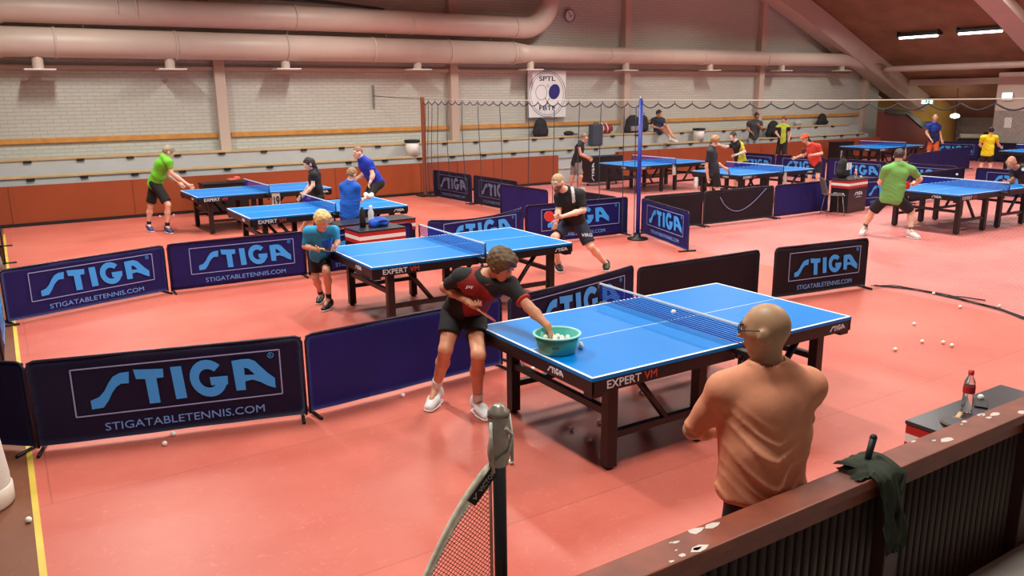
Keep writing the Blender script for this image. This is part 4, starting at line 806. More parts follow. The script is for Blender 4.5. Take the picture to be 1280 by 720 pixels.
def patch(root, part, target, outward, me, m, name, off=(0, 0)):
    """lays flat lettering on a garment where a line from outside meets it"""
    po = [c for c in root.children if c.name.startswith(part)][0]; md = po.data; d = Vector(outward).normalized()
    tr = BVHTree.FromPolygons([v.co for v in md.vertices], [p.vertices[:] for p in md.polygons])
    hit, n, _, _ = tr.ray_cast(Vector(target)-root.location+d*.6, -d)
    if hit is None: return
    if n.dot(d) < 0: n = -n
    n = (n*.5+d*.5).normalized(); x = Vector((0, 0, 1)).cross(n).normalized(); z = n.cross(x)
    o = obj(name, me, m, root); R_ = Matrix((x, -n, z)).transposed(); p = hit+n*.006+x*off[0]+z*off[1]
    o.matrix_local = Matrix.Translation(p) @ R_.to_4x4()
    for q in po.children: pass
    return o
def bat(handle, tipdir, normal, label, rgb=(196, 40, 34), s=1., group='bats in players\' hands'):
    """table-tennis bat: handle point, direction towards the blade, face normal"""
    d = Vector(tipdir).normalized(); n = Vector(normal); n = (n-d*n.dot(d)).normalized(); l = n.cross(d)
    t = thing('table_tennis_bat', label, 'bat', handle, 0, group); t.rotation_euler = Matrix((d, l, n)).transposed().to_euler()
    out = [(.125+.080*math.cos(a)*1.02, .076*math.sin(a)) for a in [2*math.pi*k/28 for k in range(28)]]
    obj('blade', B().prism(out, -.003, .003, ax='Z').done(), mat('bat_wood', srgb(206, 168, 120), .5), t)
    r1 = [(x if x > .062 else .062, y) for x, y in out]
    obj('rubber', B().prism(r1, .003, .0065, ax='Z').done(), mat('rubber_%d_%d' % (rgb[0], rgb[2]), srgb(*rgb), .4), t)
    obj('rubber', B().prism(r1, -.0065, -.003, ax='Z').done(), mat('rubber_black', srgb(24, 22, 24), .4), t)
    obj('handle', B().box((.0, 0, 0), (.11, .028, .022), bev=.008).done(), MATS['bat_wood'], t)
    return t
SK = skin((216, 158, 128)); SK2 = skin((204, 140, 106)); SKP = skin((232, 184, 158)); SKD = skin((176, 122, 92))
C = cloth
K = C('black_cloth', (20, 18, 20)); K2 = C('dark_shorts', (24, 24, 34)); MAR = C('maroon_cloth', (142, 34, 28))
def front_red(cen, J, q):
    r = cen-q['nk']; f = r@q['tf']; d = -(r@q['tu']); l = np.abs(r@q['lat'])
    return (f > -.02) & (d > -.05+.9*np.maximum(0, l-.07)) & (l < .18) & (d < .42)
# player in maroon at the nearest table
r_, J, h_ = person('P1', 'young player in maroon and black shirt reaching into the green tub of balls', SK2, K, K, (92, 66, 38), (232, 232, 230), (226, 226, 222), .0085, None, .72, .60, 'mop', (MAR, front_red),
       pitch=.45, curl=(1.35, .45), pn={'L': (-.2, .3, -.6), 'R': (.1, -.3, .6)}, face=True, headk=.98)
def cuff(J, S, m, s, root, org, f0=.70, r=.062):
    a, b = J['sh'+S], J['el'+S]; d = unit(b-a); p = a+(b-a)*f0-org
    obj('sleeve_trim', B().tube([tuple(p-d*.008), tuple(p+d*.010)], r*s, 16).done(), m, root)
cuff(J, 'L', C('red_trim', (190, 50, 42)), h_['s'], r_, h_['org']); 
nk, pl_ = J['neck'], J['pel']; ch_ = nk*.62+pl_*.38
patch(r_, 'shirt', nk*.72+pl_*.28-np.array([.075, 0, 0]), (-.52, -.80, .25), B().prism([(0, 0), (.018, .026), (.024, .026), (.012, 0)], -.001, .001).prism([(.022, .006), (.032, .024), (.040, .024), (.036, .006)], -.001, .001).prism([(.046, 0), (.044, .022), (.064, .020), (.062, .014), (.052, .012), (.054, 0)], -.001, .001).done(), M_white_ink, 'chest_mark', (-.03, -.01))
patch(r_, 'shirt', nk*.72+pl_*.28+np.array([.085, -.02, 0]), (-.52, -.80, .25), B().prism([(0, .006), (.012, 0), (.05, .014), (.014, .006)], -.001, .001).done(), M_red_ink, 'chest_mark', (-.02, -.005))
p = J['wrR']+unit(J['tipR']-J['wrR'])*.075
bd_ = Vector((.62, -.42, -.55)); bat(tuple(p), bd_, bd_.cross(Vector((.55, .80, -.23))), 'bat held edge-on by the player in maroon')
# spectator in the foreground
r_, J, h_ = person('P2', 'bald spectator with glasses and peach orange shirt, from behind, at the railing', skin((176, 136, 104)), C('peach_shirt', (212, 138, 104), bump=.12), K, None, (40, 40, 44), (40, 40, 44), .0085, None, .95, 2.0, 'none', pitch=.08, hem=.055, hemtilt=.42, curl=(.5, .5), headk=1.0, slim=1.02, face=True, shirtwide=1.6, boxy=.136, fold=.004, foldamp=.013)
c, hf, hl, hu, hs, org = (h_[k] for k in ('c', 'hf', 'hl', 'hu', 'hs', 'org'))
g = thing('glasses', 'dark-rimmed glasses worn by the bald spectator', 'glasses', tuple(c+hf*.105*hs+hu*.012*hs))
o0 = c+hf*.105*hs+hu*.012*hs
for sg in (-1, 1):
    b_ = B(); b_.tube([tuple(hl*(.033+.026*math.cos(a))*sg*hs+hu*.019*math.sin(a)*hs-hf*.004*abs(math.cos(a))) for a in [2*math.pi*k/16 for k in range(17)]], .0022, 6); obj('rim', b_.done(), M_black, g)
    b_ = B(); b_.tube([tuple(hl*.060*sg*hs+hu*.006*hs), tuple(hl*.083*sg*hs-hf*.02*hs+hu*.006*hs), tuple(hl*.089*sg*hs-hf*.098*hs+hu*.008*hs), tuple(hl*.088*sg*hs-hf*.125*hs-hu*.02*hs)], .0028, 6); obj('temple', b_.done(), M_black, g)
    b_ = B(); b_.prism([(.033*sg*hs+.025*math.cos(a)*hs, .018*math.sin(a)*hs) for a in [2*math.pi*k/16 for k in range(16)]], -.0006, .0006)
    mg = mat('lens_glass', (.9, .95, .97), .05); mg.node_tree.nodes['Principled BSDF'].inputs['Transmission Weight'].default_value = 1
    lo_ = obj('lens', b_.done(), mg, g); lo_.rotation_euler = Matrix((Vector(hl), Vector(-hf), Vector(hu))).transposed().to_euler()
obj('bridge', B().tube([tuple(hl*.009*hs), tuple(hf*.003+hu*.004), tuple(-hl*.009*hs)], .0022, 6).done(), M_black, g)
# boy at the second table
r_, J, h_ = person('P3', 'fair-haired boy in light blue leaning over the end of the second table', SK, C('sky_blue_shirt', (36, 148, 196)), K, (206, 176, 118), (24, 22, 24), (20, 18, 20), .0085, None, .85, .72, 'mop', (C('royal_panel', (24, 92, 186)), lambda cen, J, q: (((cen-q['nk'])@q['tf'] > .02) & (((cen-q['nk'])@q['lat']) > -.02) & (-((cen-q['nk'])@q['tu']) > .10))),
       pitch=.35, curl=(1.3, .5), face=True, headk=1.16, slim=.92, shirtwide=1.3)
bat(tuple(J['wrR']+unit(J['tipR']-J['wrR'])*.07), (.85, -.25, -.1), (.1, -.2, 1), 'bat held flat by the fair-haired boy in light blue', (60, 40, 44))
# bearded man
r_, J, h_ = person('P4', 'bearded balding man in black, red bat in hand, crouching behind the second table', SKP, C('black_shirt', (22, 22, 24)), C('navy_shorts', (28, 30, 54)), (176, 140, 100), (26, 26, 28), None, .0095, None, .78, .85, 'buzz', (C('grey_white_panel', (206, 202, 200)), lambda cen, J, q: (np.abs((cen-q['nk'])@q['lat']-.11) < .022) & ((cen-q['nk'])@q['tu'] > -.16) & ((cen-q['nk'])@q['tf'] > -.09)),
       pitch=.35, curl=(.35, 1.25), beard=(112, 74, 48), face=True, slim=1.06)
patch(r_, 'shorts', J['knL']*.5+J['hipL']*.5+np.array([.02, 0, 0]), (-.5, -.82, .1), text_mesh('VIRG', .16, .05, .02), M_white_ink, 'lettering', (-.08, -.025))
q = J['wrL']+unit(J['tipL']-J['wrL'])*.07
bat(tuple(q), (-.95, .1, .12), (-.35, -.85, .2), 'red bat held across the body by the bearded man', (206, 44, 34))
# far left pair
person('P5', 'grey-haired man in a lime green shirt leaning to serve at the far-left table', SKP, C('lime_shirt', (106, 190, 40)), K, (150, 136, 110), (52, 62, 120), (24, 24, 30), .011, None, .55, .86, 'short', pitch=.35, curl=(.9, .4), slim=1.05)
person('P6', 'dark-haired woman in black standing behind the net of the third table', SKP, K, K, (38, 26, 24), (210, 208, 206), None, .011, None, .55, .62, 'long', pitch=.25, slim=.95)
r_, J, h_ = person('P7', 'boy in a royal blue shirt, seen from behind beside the striped score box', SKP, C('royal_shirt', (22, 92, 200)), K2, (150, 118, 84), (60, 60, 66), (220, 220, 220), .010, None, .85, .8, 'short', pitch=.25, shirtwide=1.8, hem=.10, curl=(.5, .6))
a_ = J['tipR']
tag(obj('white_cloth', B().ball((0, 0, 0), .055, sc=(1.5, 1, .85)).ball((.06, .02, .02), .04).ball((-.04, .03, .03), .04).done(), C('white_towel', (236, 232, 228), bump=.4), None, tuple(a_)), 'crumpled white cloth in the hand of the boy in royal blue', 'cloth')
r_, J, h_ = person('P8', 'man in cobalt blue shirt and black trousers bending beside the orange wall', SKP, C('cobalt_shirt', (26, 52, 176)), C('black_trousers', (26, 24, 26)), (142, 104, 84), (40, 40, 44), None, .011, None, .55, 1.95, 'buzz', pitch=.1, slim=1.05)
for S in 'L':
    a, b = J['hip'+S], J['kn'+S]; dn = unit(np.cross(unit(b-a), np.array([0, 0, 1.]))); o = h_['org']; dd = np.array([-.45, -.85, 0])
    obj('side_stripe', B().tube([tuple(a-o+dd*.095), tuple((a+b)/2-o+dd*.088), tuple(b-o+dd*.074)], .010, 6).done(), M_white, r_)
# around the blue post
person('P9', 'man in black sleeveless top and grey shorts beside the black cabinet', SK, K, C('grey_shorts', (132, 122, 118)), (128, 104, 88), (206, 200, 196), None, .011, None, .1, .85, 'buzz', pitch=.2, bare=True)
r_, J, h_ = person('P10', 'fair curly-haired boy in black holding a dark red bat low', SKP, C('charcoal_shirt', (38, 40, 50)), K, (168, 128, 86), (60, 60, 66), None, .011, None, .7, .8, 'mop', pitch=.1, curl=(.4, 1.2))
bat(tuple(J['wrL']+unit(J['tipL']-J['wrL'])*.07), (.7, .2, -.5), (.3, -.8, .4), 'dark red bat pointing down from the hand of the fair boy in black', (130, 34, 36))
def yb(cen, J, q): return ((cen-(q['nk']+q['pel'])/2)@np.array([.84, -.54, 0.]) < -.03)
person('P11', 'player in yellow and black stretching an arm towards the left', SKP, C('yellow_shirt', (228, 206, 34)), K2, (66, 40, 34), (210, 206, 200), None, .011, None, .6, .8, 'short', (K, yb), pitch=.15)
person('P12', 'dark-haired man in a charcoal shirt and pale trousers standing up on the stand', SKD, C('charcoal_grey_shirt', (58, 60, 64)), C('pale_jeans', (168, 168, 172)), (20, 18, 20), (60, 60, 60), None, .013, None, .6, 1.98, 'short', beard=(24, 20, 20), slim=1.05)
person('P13', 'child in a lime and black vest standing by the orange wall', SK, C('lime_vest', (172, 184, 52)), K, (92, 54, 44), (40, 40, 44), None, .013, None, .55, .95, 'short', (K, lambda cen, J, q: (np.abs((cen-q['nk'])@q['lat']) > .085) & ((cen-q['nk'])@q['tu'] < -.08)))
r_, J, h_ = person('P14', 'woman in a red shirt and orange cap at the right end of a far table', SKP, C('coral_shirt', (212, 62, 50)), K2, (34, 26, 28), (210, 206, 200), None, .011, None, .62, .7, 'long', pitch=.2, curl=(1.0, .5))
c, hf, hl, hu, hs, org = (h_[k] for k in ('c', 'hf', 'hl', 'hu', 'hs', 'org'))
V_, F_ = sdf_mesh([el(c+hu*.035*hs-hf*.008*hs, (hf, hl, hu), (.118*hs, .098*hs, .105*hs), cut=[(c+hu*.04*hs, -hu)]), rc(c+hu*.05*hs+hf*.09*hs, c+hu*.04*hs+hf*.17*hs, .075*hs, .05*hs, hl, 1.05, cut=[(c+hu*.062*hs, hu), (c+hu*.040*hs, -hu)])], .008)
tag(obj('cap', np_mesh('cap', V_, F_, c), C('orange_cap', (236, 88, 34)), None, tuple(c)), 'bright orange peaked cap on the woman in red', 'cap')
bat(tuple(J['wrR']*.35+J['elR']*.35+J['wrL']*.3), (-.25, -.1, .9), (-.4, -.9, .1), 'dark bat held upright by the woman in the orange cap', (92, 40, 44))
r_, J, h_ = person('P15', 'man in grass green shirt and black shorts, from behind, with a red bat', SKP, C('grass_shirt', (112, 172, 86)), K, (64, 44, 40), (222, 220, 218), (96, 92, 96), .0095, None, .66, .88, 'short', pitch=.1, curl=(1.2, .6), slim=1.05, shirtwide=1.6, hem=.05)
bat(tuple(J['wrR']+unit(J['tipR']-J['wrR'])*.08), (-.75, .2, -.12), (-.5, -.85, .05), 'red bat in the right hand of the man in green', (206, 40, 34))
person('P16', 'bald man in a blue shirt and orange shorts at the far right table', SKP, C('blue_polo', (34, 66, 170)), C('orange_shorts', (222, 98, 44)), None, (190, 180, 176), None, .013, None, .55, .9, 'none', shirt2=(C('navy_band', (34, 34, 84)), lambda cen, J, q: ((cen-q['nk'])@q['tu'] < -.30)))
person('P17', 'player in a yellow shirt with tied-up dark hair seen from behind on the right', SKP, C('sun_yellow_shirt', (236, 214, 20)), K2, (46, 34, 32), (210, 206, 204), None, .012, None, .6, .78, 'bun', shirtwide=1.5)
r18, J, h_ = person('P18', 'bald man in black leaning in from the right edge', SK2, K, K, None, (60, 60, 60), None, .010, None, .7, .8, 'none', pitch=.15, slim=1.1, headk=1.05)
person('P19', 'person in dark clothes sitting cross-legged on the upper bench', SK, C('midnight_shirt', (44, 44, 62)), C('indigo_shorts', (52, 56, 104)), (40, 30, 28), (222, 218, 212), None, .012, None, .7, .75, 'short')

nk, pl_ = J['neck'], J['pel']
J18 = {n: V3(p) for n, p in zip(JN, PEOPLE['P18'][3])}
patch(r18, 'shirt', J18['neck']*.8+J18['pel']*.2, (-.80, -.50, .2), B().prism([(.035*math.cos(a), .035*math.sin(a)) for a in [k*.3927 for k in range(16)]], -.001, .001).done(), M_white_ink, 'chest_mark', (0, 0))
# ---------------------------------------------------------------- tub, balls, bottles, bags and other small things
M_ball = mat('ball_white', srgb(238, 236, 230), .4)
tx, ty, tz = 3.268, 4.545, .7615
t = thing('ball_tub', 'green plastic tub full of white balls on the nearest table', 'tub', (tx, ty, tz))
M_tub = mat('green_plastic', srgb(62, 168, 150), .4)
obj('bowl', B().lathe([(.001, 0), (.125, 0), (.135, .01), (.165, .135), (.160, .138), (.130, .014), (.001, .008)], (0, 0, 0), 36).done(), M_tub, t)
obj('rim', B().lathe([(.162, .130), (.178, .134), (.180, .142), (.172, .147), (.158, .143), (.160, .134)], (0, 0, 0), 36).done(), mat('pale_green_rim', srgb(150, 214, 198), .4), t)
obj('embossed_mark', B().box((-.02, -.149, .07), (.05, .006, .018), mtx=Matrix.Rotation(-.55, 4, 'Z')).done(), mat('mark_dark', srgb(40, 90, 84), .5), t)
ball_me = B().ball((0, 0, 0), .02, seg=16).done()
def tball(loc, label, group=None):
    o = obj('table_tennis_ball', ball_me, M_ball, None, loc); return tag(o, label, 'ball', group)
rr = random.Random(5); k = 0
for lay, (zz, R0, n) in enumerate(((.03, .105, 15), (.062, .115, 15), (.084, .118, 15))):
    pts = []
    for _ in range(900):
        a, q = rr.uniform(0, 6.283), R0*math.sqrt(rr.random()); p = (tx+q*math.cos(a), ty+q*math.sin(a), tz+zz+rr.uniform(-.003, .003))
        if all(math.dist(p, o) > .040 for o in pts): pts.append(p)
        if len(pts) >= n: break
    for p in pts: tball(p, 'white ball among the many in the green tub', 'balls in the green tub')
tball((3.455, 4.50, .7815), 'white ball on the nearest table touching the green tub')
tball((3.480, 4.54, .7815), 'second white ball just behind the one touching the green tub')
tball((4.30, 4.42, .93), 'white ball in flight over the net of the nearest table')
tball((15.5, 8.42, 1.05), 'white ball in flight above the table of the man in green')
FB = 'loose balls on the red floor'
for x, y, lab in ((.79, 6.25, 'left one of two floor balls below the front-left barrier'), (.88, 6.41, 'right one of two floor balls below the front-left barrier'), (-.14, 5.5, 'floor ball on the brown strip left of the yellow line'),
        (2.75, 6.16, 'floor ball at the foot of the plain blue barrier'), (4.10, 6.10, 'floor ball seen behind the far leg of the nearest table'), (2.83, 4.5, 'floor ball just right of the badminton post'),
        (3.55, 4.74, 'leftmost of three floor balls under the near end of the table'), (3.81, 4.72, 'rearmost of three floor balls under the near end of the table'), (3.54, 4.49, 'frontmost of three floor balls under the near end of the table'),
        (8.55, 4.93, 'rearmost of the loose floor balls beyond the spectator\'s table'), (7.99, 4.5, 'second from left in the row of four balls right of the table'), (8.14, 4.36, 'third from left in the row of four balls right of the table'),
        (8.11, 4.25, 'rightmost in the row of four balls right of the table'), (7.51, 4.5, 'leftmost in the row of four balls right of the table'), (9.72, 5.05, 'floor ball in front of the middle of the floor cable'),
        (10.12, 5.62, 'floor ball lying against the floor cable'), (10.14, 4.80, 'floor ball near the right end of the floor cable'), (4.54, 5.05, 'floor ball beside the inner leg under the nearest table'),
        (2.96, 19.70, 'left one of two balls at the foot of the orange wall'), (3.27, 19.75, 'right one of two balls at the foot of the orange wall')):
    tball((x, y, .02), lab)
# cable on the floor
b_ = B(); rr = random.Random(9)
for q in range(4):
    pts = [(9.9, 6.34), (10.06, 6.15), (10.16, 5.85), (10.14, 5.5), (10.09, 5.12), (10.0, 4.72), (9.82, 4.35), (9.7, 3.9)]
    b_.tube([(x+.05*math.sin(3*i+q*1.7)*(1-i/8), y+.04*math.cos(2*i+q), .008+.006*q) for i, (x, y) in enumerate(pts)], .006, 6)
b_.tube([(10.12, 5.5, .015), (10.25, 5.3, .015), (10.3, 5.05, .015)], .008, 6)
tag(obj('floor_cable', b_.done(), M_black), 'tangle of black cable running over the red floor to the right', 'cable')
# white mesh bin cut by the left edge
t = thing('mesh_bin', 'tall white mesh ball bin cut by the left edge of the photo', 'bin', (-.415, 5.92, 0))
obj('base_ring', B().lathe([(.001, 0), (.20, 0), (.215, .02), (.215, .13), (.205, .14)], (0, 0, 0), 32).done(), mat('cream_plastic', srgb(226, 216, 200), .5), t)
mm = mat('white_mesh', srgb(222, 222, 212), .7, noise=.10, nscale=160, bump=.6)
obj('mesh_body', B().lathe([(.203, .13), (.205, .2), (.185, .42), (.165, .60), (.155, .66)], (0, 0, 0), 32).done(), mm, t)
obj('top_hoop', B().lathe([(.150, .65), (.163, .655), (.163, .675), (.150, .68)], (0, 0, 0), 32).done(), MATS['cream_plastic'], t)
# on the score box behind the railing
M_clear = mat('clear_plastic', (.95, .96, .97), .05); M_clear.node_tree.nodes['Principled BSDF'].inputs['Transmission Weight'].default_value = .92
t = thing('drink_bottle', 'clear soft-drink bottle with red cap and red label on the foreground score box', 'bottle', (4.94, 2.45, .6205))
obj('bottle_body', B().lathe([(.001, .0), (.030, 0), (.033, .01), (.033, .08), (.031, .12), (.034, .17), (.030, .20), (.015, .235), (.014, .25)], (0, 0, 0), 24).done(), M_clear, t)
obj('label_band', B().lathe([(.0345, .125), (.0352, .13), (.0352, .165), (.0345, .17)], (0, 0, 0), 24).done(), mat('label_red', srgb(190, 36, 34), .45), t)
obj('cap', B().lathe([(.017, .243), (.017, .27), (.001, .272)], (0, 0, 0), 16).done(), MATS['label_red'], t)
b = bat((4.80, 2.42, .6325), (-1, -.33, 0), (0, 0, 1), 'bat with dark rubber lying on the foreground score box', (52, 54, 60), group='bats lying about')
tag(obj('phone', B().box((0, 0, .006), (.15, .075, .010), bev=.004).done(), M_black, None, (5.13, 2.46, .6205), (0, 0, .5)), 'dark phone lying by the white ball on the foreground score box', 'phone')
tball((5.20, 2.50, .6405), 'white ball beside the dark phone on the foreground score box')
# jacket and stick on the railing
b_ = B(); b_.tube([(0, 0, 0), (.03, -.005, .13)], [.013, .016], 10); b_.ball((.031, -.005, .135), .0165)
tag(obj('umbrella_handle', b_.done(), M_black, None, (3.06, 1.915, .965)), 'black umbrella handle standing up from under the green jacket', 'umbrella')
def jacket(u, v):
    # u across, v along the drape from the court side over the rail and down the near side
    s = v*.62; wd = .15+.03*math.sin(5*v+1)-.05*v; x = (u-.5)*wd*1.35+.015*math.sin(9*u+6*v)
    f = .018*math.sin(13*u+5*v)+.010*math.sin(23*u-7*v)
    if s < .16: y, z = .10-s, .985+.015*math.sin(3.14*s/.16)+.3*abs(f)
    else: y, z = -.065-.035*math.sin((s-.16)*4)-abs(f)-.02, .975-(s-.16)*.78
    return (x+.04*(v-.3), y, z)
b_ = B(); b_.grid(jacket, 36, 50); bmesh.ops.solidify(b_.bm, geom=b_.bm.faces[:], thickness=.010)
t = thing('jacket', 'dark green jacket draped over the foreground railing', 'jacket', (3.06, 1.89, 0))
M_jac = C('olive_green_cloth', (74, 82, 66), bump=.2)
obj('jacket_body', b_.done(), M_jac, t)
b_ = B(); b_.grid(lambda u, v: (-.05-.10*v+.02*math.sin(6*u), .07-.13*u, .99+.03*math.sin(3.1*u)*math.cos(2*v)-.012*v+.006*math.sin(20*u+8*v)), 14, 12); bmesh.ops.solidify(b_.bm, geom=b_.bm.faces[:], thickness=.012)
obj('sleeve', b_.done(), M_jac, t)
# grey chair and what lies on the score boxes
t = thing('shell_chair', 'grey plastic shell chair with thin metal legs beside the black score box', 'chair', (15.27, 10.92, 0), -.6)
M_shell = mat('grey_shell', srgb(126, 112, 104), .45)
b_ = B(); b_.grid(lambda u, v: ((u-.5)*.42, .21-.42*v, .445+.02*(2*u-1)**2-.02*math.sin(3.1*v)), 12, 12); bmesh.ops.solidify(b_.bm, geom=b_.bm.faces[:], thickness=.012); obj('seat', b_.done(), M_shell, t, None, (0, 0, math.pi/2))
b_ = B(); b_.grid(lambda u, v: ((u-.5)*(.42-.06*v), .21+.10*v+.04*(1-(2*u-1)**2)-.03, .45+.38*v-.03*(2*u-1)**2*v), 12, 12); bmesh.ops.solidify(b_.bm, geom=b_.bm.faces[:], thickness=.012); obj('backrest', b_.done(), M_shell, t, None, (0, 0, math.pi/2))
for sx in (-1, 1):
    for sy in (-1, 1): obj('leg', B().tube([(sx*.14, sy*.13, .435), (sx*.19, sy*.20, 0)], .010, 8).done(), M_steel, t)
def backpack(loc, rz, d, m, label, pock=None, cat='bag', nm='backpack'):
    t = thing(nm, label, cat, loc, rz); dx, dy, h = d
    V, F = sdf_mesh([rc((0, 0, h*.30), (0, 0, h*.66), dx*.5, dx*.40, np.array([0, 1., 0]), dy/dx, k=.02)], max(.012, h/30), noise=.006, nf=20, cuts=[((0, 0, 0.005), np.array([0, 0, -1.]))], seed=loc[0])
    obj('bag_body', np_mesh('bag', V, F, np.zeros(3)), m, t)
    obj('front_pocket', B().box((0, -dy*.48, h*.30), (dx*.62, dy*.22, h*.36), bev=.03).done(), pock or m, t)
    obj('carry_loop', B().tube([(-.05, 0, h*.93), (-.03, 0, h*1.02), (.03, 0, h*1.02), (.05, 0, h*.93)], .010, 8).done(), M_black, t)
    return t
M_bag = C('black_bag', (22, 22, 26), bump=.2); M_bagb = C('blue_bag', (22, 80, 190), bump=.3); M_bagr = C('red_bag', (150, 36, 40), bump=.2)
t = backpack((15.92, 11.22, .742), .1, (.36, .24, .44), M_bag, 'black backpack with white stripes on the black score box'); 
for x in (-.07, 0, .07): obj('white_stripe', B().box((x, -.155, .27), (.035, .012, .15)).done(), mat('stripe_pinkish', srgb(224, 200, 196), .5) if x == 0 else M_white, t)
t = thing('blue_bag', 'small bright blue cloth bag on the striped score box', 'bag', (4.70, 11.10, .722), .2)
V, F = sdf_mesh([rc((-.10, 0, .05), (.10, 0, .05), .07, .06, np.array([0, 1., 0]), 1.3), rc((-.03, 0, .09), (.08, .02, .09), .05, .04)], .010, noise=.008, nf=26, cuts=[((0, 0, .004), np.array([0, 0, -1.]))]); obj('bag_body', np_mesh('bag', V, F, np.zeros(3)), M_bagb, t)
obj('strap', B().tube([(-.12, -.05, .06), (-.02, -.11, .10), (.10, -.06, .08)], .012, 8).done(), C('dark_blue_strap', (16, 40, 110)), t)
def bottle(loc, label, m, capm, h=.24, r=.034):
    t = thing('water_bottle', label, 'bottle', loc)
    obj('bottle_body', B().lathe([(.001, 0), (r, 0), (r*1.02, h*.3), (r*.95, h*.5), (r, h*.65), (r*.5, h*.86), (r*.45, h*.92)], (0, 0, 0), 16).done(), m, t)
    obj('cap', B().lathe([(r*.5, h*.9), (r*.5, h), (.001, h*1.01)], (0, 0, 0), 12).done(), capm, t)
bottle((4.46, 11.16, .722), 'black drink bottle on the striped score box', M_black, M_dark, .30, .045)
bottle((4.63, 11.24, .722), 'pale translucent bottle on the striped score box behind the blue bag', mat('milky_plastic', srgb(206, 206, 204), .3), M_white, .30, .045)
tag(obj('towel', B().box((0, 0, .04), (.14, .1, .08), bev=.03).done(), C('white_towel', (236, 232, 228)), None, (4.83, 11.22, .722), (0, 0, .4)), 'small white folded towel on the striped score box', 'towel')
bottle((16.10, 11.00, .742), 'clear small bottle on the black score box', M_clear, M_white, .2, .032); tball((16.38, 11.05, .762), 'white ball on the black score box')
# flip score cards and towels at the net posts
def score_card(loc, rz, label, txt=None):
    t = thing('score_cards', label, 'score cards', loc, rz, 'white score cards hung at the net posts')
    b = B(); b.grid(lambda u, v: ((u-.5)*.20+.01*math.sin(5*v), .012*math.sin(7*u+4*v), -.30*v), 10, 10); bmesh.ops.solidify(b.bm, geom=b.bm.faces[:], thickness=.008)
    obj('cards', b.done(), M_white, t); obj('hanger', B().tube([(-.08, .01, .012), (.08, .01, .012)], .008, 8).done(), M_black, t)
    if txt: obj('numerals', text_mesh(txt, .13, .20, .03), M_black, t, (-.065, -.020, -.26))
def at_post(i, du=.13): p = wpt(i, 1.37+du, -.13, .75); return p
score_card(at_post(3), .3, 'white score cards with black numerals at the far-left table', '19')
score_card(at_post(5, .10), .3, 'white score cards at the net nearest the woman in the orange cap')
score_card(at_post(6, -.03), .3, 'white score cards hanging at the net of the table behind the blue post')
score_card(at_post(7, .05), .3, 'white score cards at the small far table')
bottle((16.55, 16.3, 0), 'tall white bottle on the floor under the table behind the blue post', M_white, M_white, .42, .07)
bottle((16.82, 16.25, 0), 'second white bottle on the floor, right of its taller neighbour', M_white, M_white, .34, .07)
# things along the stand
zt, zb, yt, yb_ = 1.377, 1.022, 21.14, 20.69
backpack((14.55, yt, zt), 0, (.56, .34, .52), M_bag, 'black backpack on the upper bench below the round club sign')
tag(obj('cap', B().ball((0, 0, .0), .15, sc=(1.3, .9, .55)).box((.12, -.1, -.02), (.22, .2, .03), bev=.01).done(), M_bag, None, (15.65, yt, zt+.06)), 'small dark cap on the upper bench left of the blue suitcase', 'cap')
t = thing('suitcase', 'slate blue suitcase standing on the lower bench behind the man in the black vest', 'suitcase', (16.40, yb_, zb))
obj('shell', B().box((0, 0, .36), (.42, .26, .68), bev=.04).done(), C('slate_case', (62, 68, 84)), t); obj('handle', B().tube([(-.08, 0, .70), (-.08, 0, .74), (.08, 0, .74), (.08, 0, .70)], .012, 8).done(), M_black, t)
for x in (-.16, .16): obj('wheel', B().ball((x, 0, .02), .025).done(), M_black, t)
t = thing('sports_bag', 'red sports bag with white straps on the upper bench', 'bag', (17.05, yt, zt))
V, F = sdf_mesh([rc((-.22, 0, .17), (.24, 0, .16), .16, .15)], .016, noise=.008, nf=16, cuts=[((0, 0, .005), np.array([0, 0, -1.]))]); obj('bag_body', np_mesh('bag', V, F, np.zeros(3)), M_bagr, t)
for x in (-.09, .09): obj('strap', B().tube([(x, -.12, .05), (x, -.17, .18), (x, -.06, .34), (x, .03, .38)], .022, 6).done(), M_white, t)
backpack((18.35, yt, zt), 0, (.72, .36, .46), M_bag, 'black bag and jacket heap on the upper bench behind the blue post', C('pale_cloth', (150, 146, 148)))
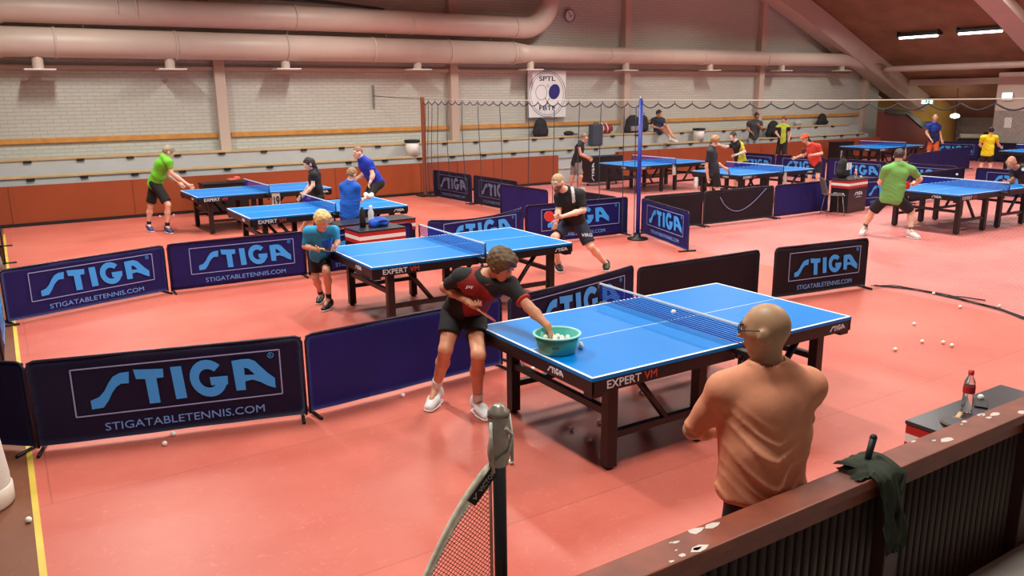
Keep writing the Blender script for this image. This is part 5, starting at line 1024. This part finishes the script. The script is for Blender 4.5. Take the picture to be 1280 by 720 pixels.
backpack((18.92, 21.24, zt), 0, (.42, .22, .62), C('dark_coat', (40, 40, 52)), 'dark coat bundle left of the seated person on the upper bench', nm='coat_bundle')
def bin_(loc, label):
    t = thing('waste_bin', label, 'bin', loc)
    obj('bucket', B().lathe([(.001, 0), (.17, 0), (.20, .40), (.19, .40)], (0, 0, 0), 20).done(), M_white, t)
    obj('bag_rim', B().lathe([(.20, .36), (.225, .38), (.22, .44), (.19, .43)], (0, 0, 0), 20).done(), M_black, t)
bin_((21.0, 20.66, zb), 'white waste bin with a black liner on the lower bench right of the seated person')
bin_((9.85, 20.66, zb), 'white waste bin with a black liner on the lower bench beside the brown post')
backpack((24.9, 20.66, zb), 0, (.72, .34, .50), M_bag, 'black bag on the lower bench beside the man in charcoal')
backpack((28.4, yt, zt), 0, (.56, .34, .34), M_bag, 'low black bag on the upper bench at the right end')
tag(obj('helmet', B().ball((0, 0, .1), .17, sc=(1.2, .9, .65)).box((.0, 0, .02), (.3, .22, .04), bev=.015).done(), mat('pale_grey_plastic', srgb(176, 174, 170), .5), None, (26.9, yt, zt)), 'pale grey cap-shaped bundle on the upper bench right of the child in lime', 'bundle')
tag(obj('folded_cloth', B().box((0, 0, .05), (.22, .15, .05), bev=.02, mtx=Matrix.Rotation(.3, 4, 'Z')).box((.12, .02, .07), (.14, .12, .09), bev=.03).done(), C('pinkish_red_cloth', (216, 96, 84)), None, (4.55, 19.32, .742)), 'pinkish red cloth on the low black cabinet by the orange wall', 'cloth')
backpack((-.32, 14.7, 0), 0, (.34, .28, .46), C('grey_bag', (120, 116, 114)), 'grey bag on the floor at the left edge behind the second row')
t = thing('storage_box', 'pale flat box on a dark stand near the grey wall at the far right', 'box', (33.3, 17.4, 0), -.9)
obj('stand', B().box((0, 0, .4), (1.5, .5, .8), bev=.01).done(), M_dark, t); obj('box_body', B().box((-.2, 0, .88), (.9, .45, .15), bev=.02).done(), M_plaster, t); obj('black_item', B().box((.3, 0, .92), (.35, .3, .22), bev=.05).done(), M_black, t)
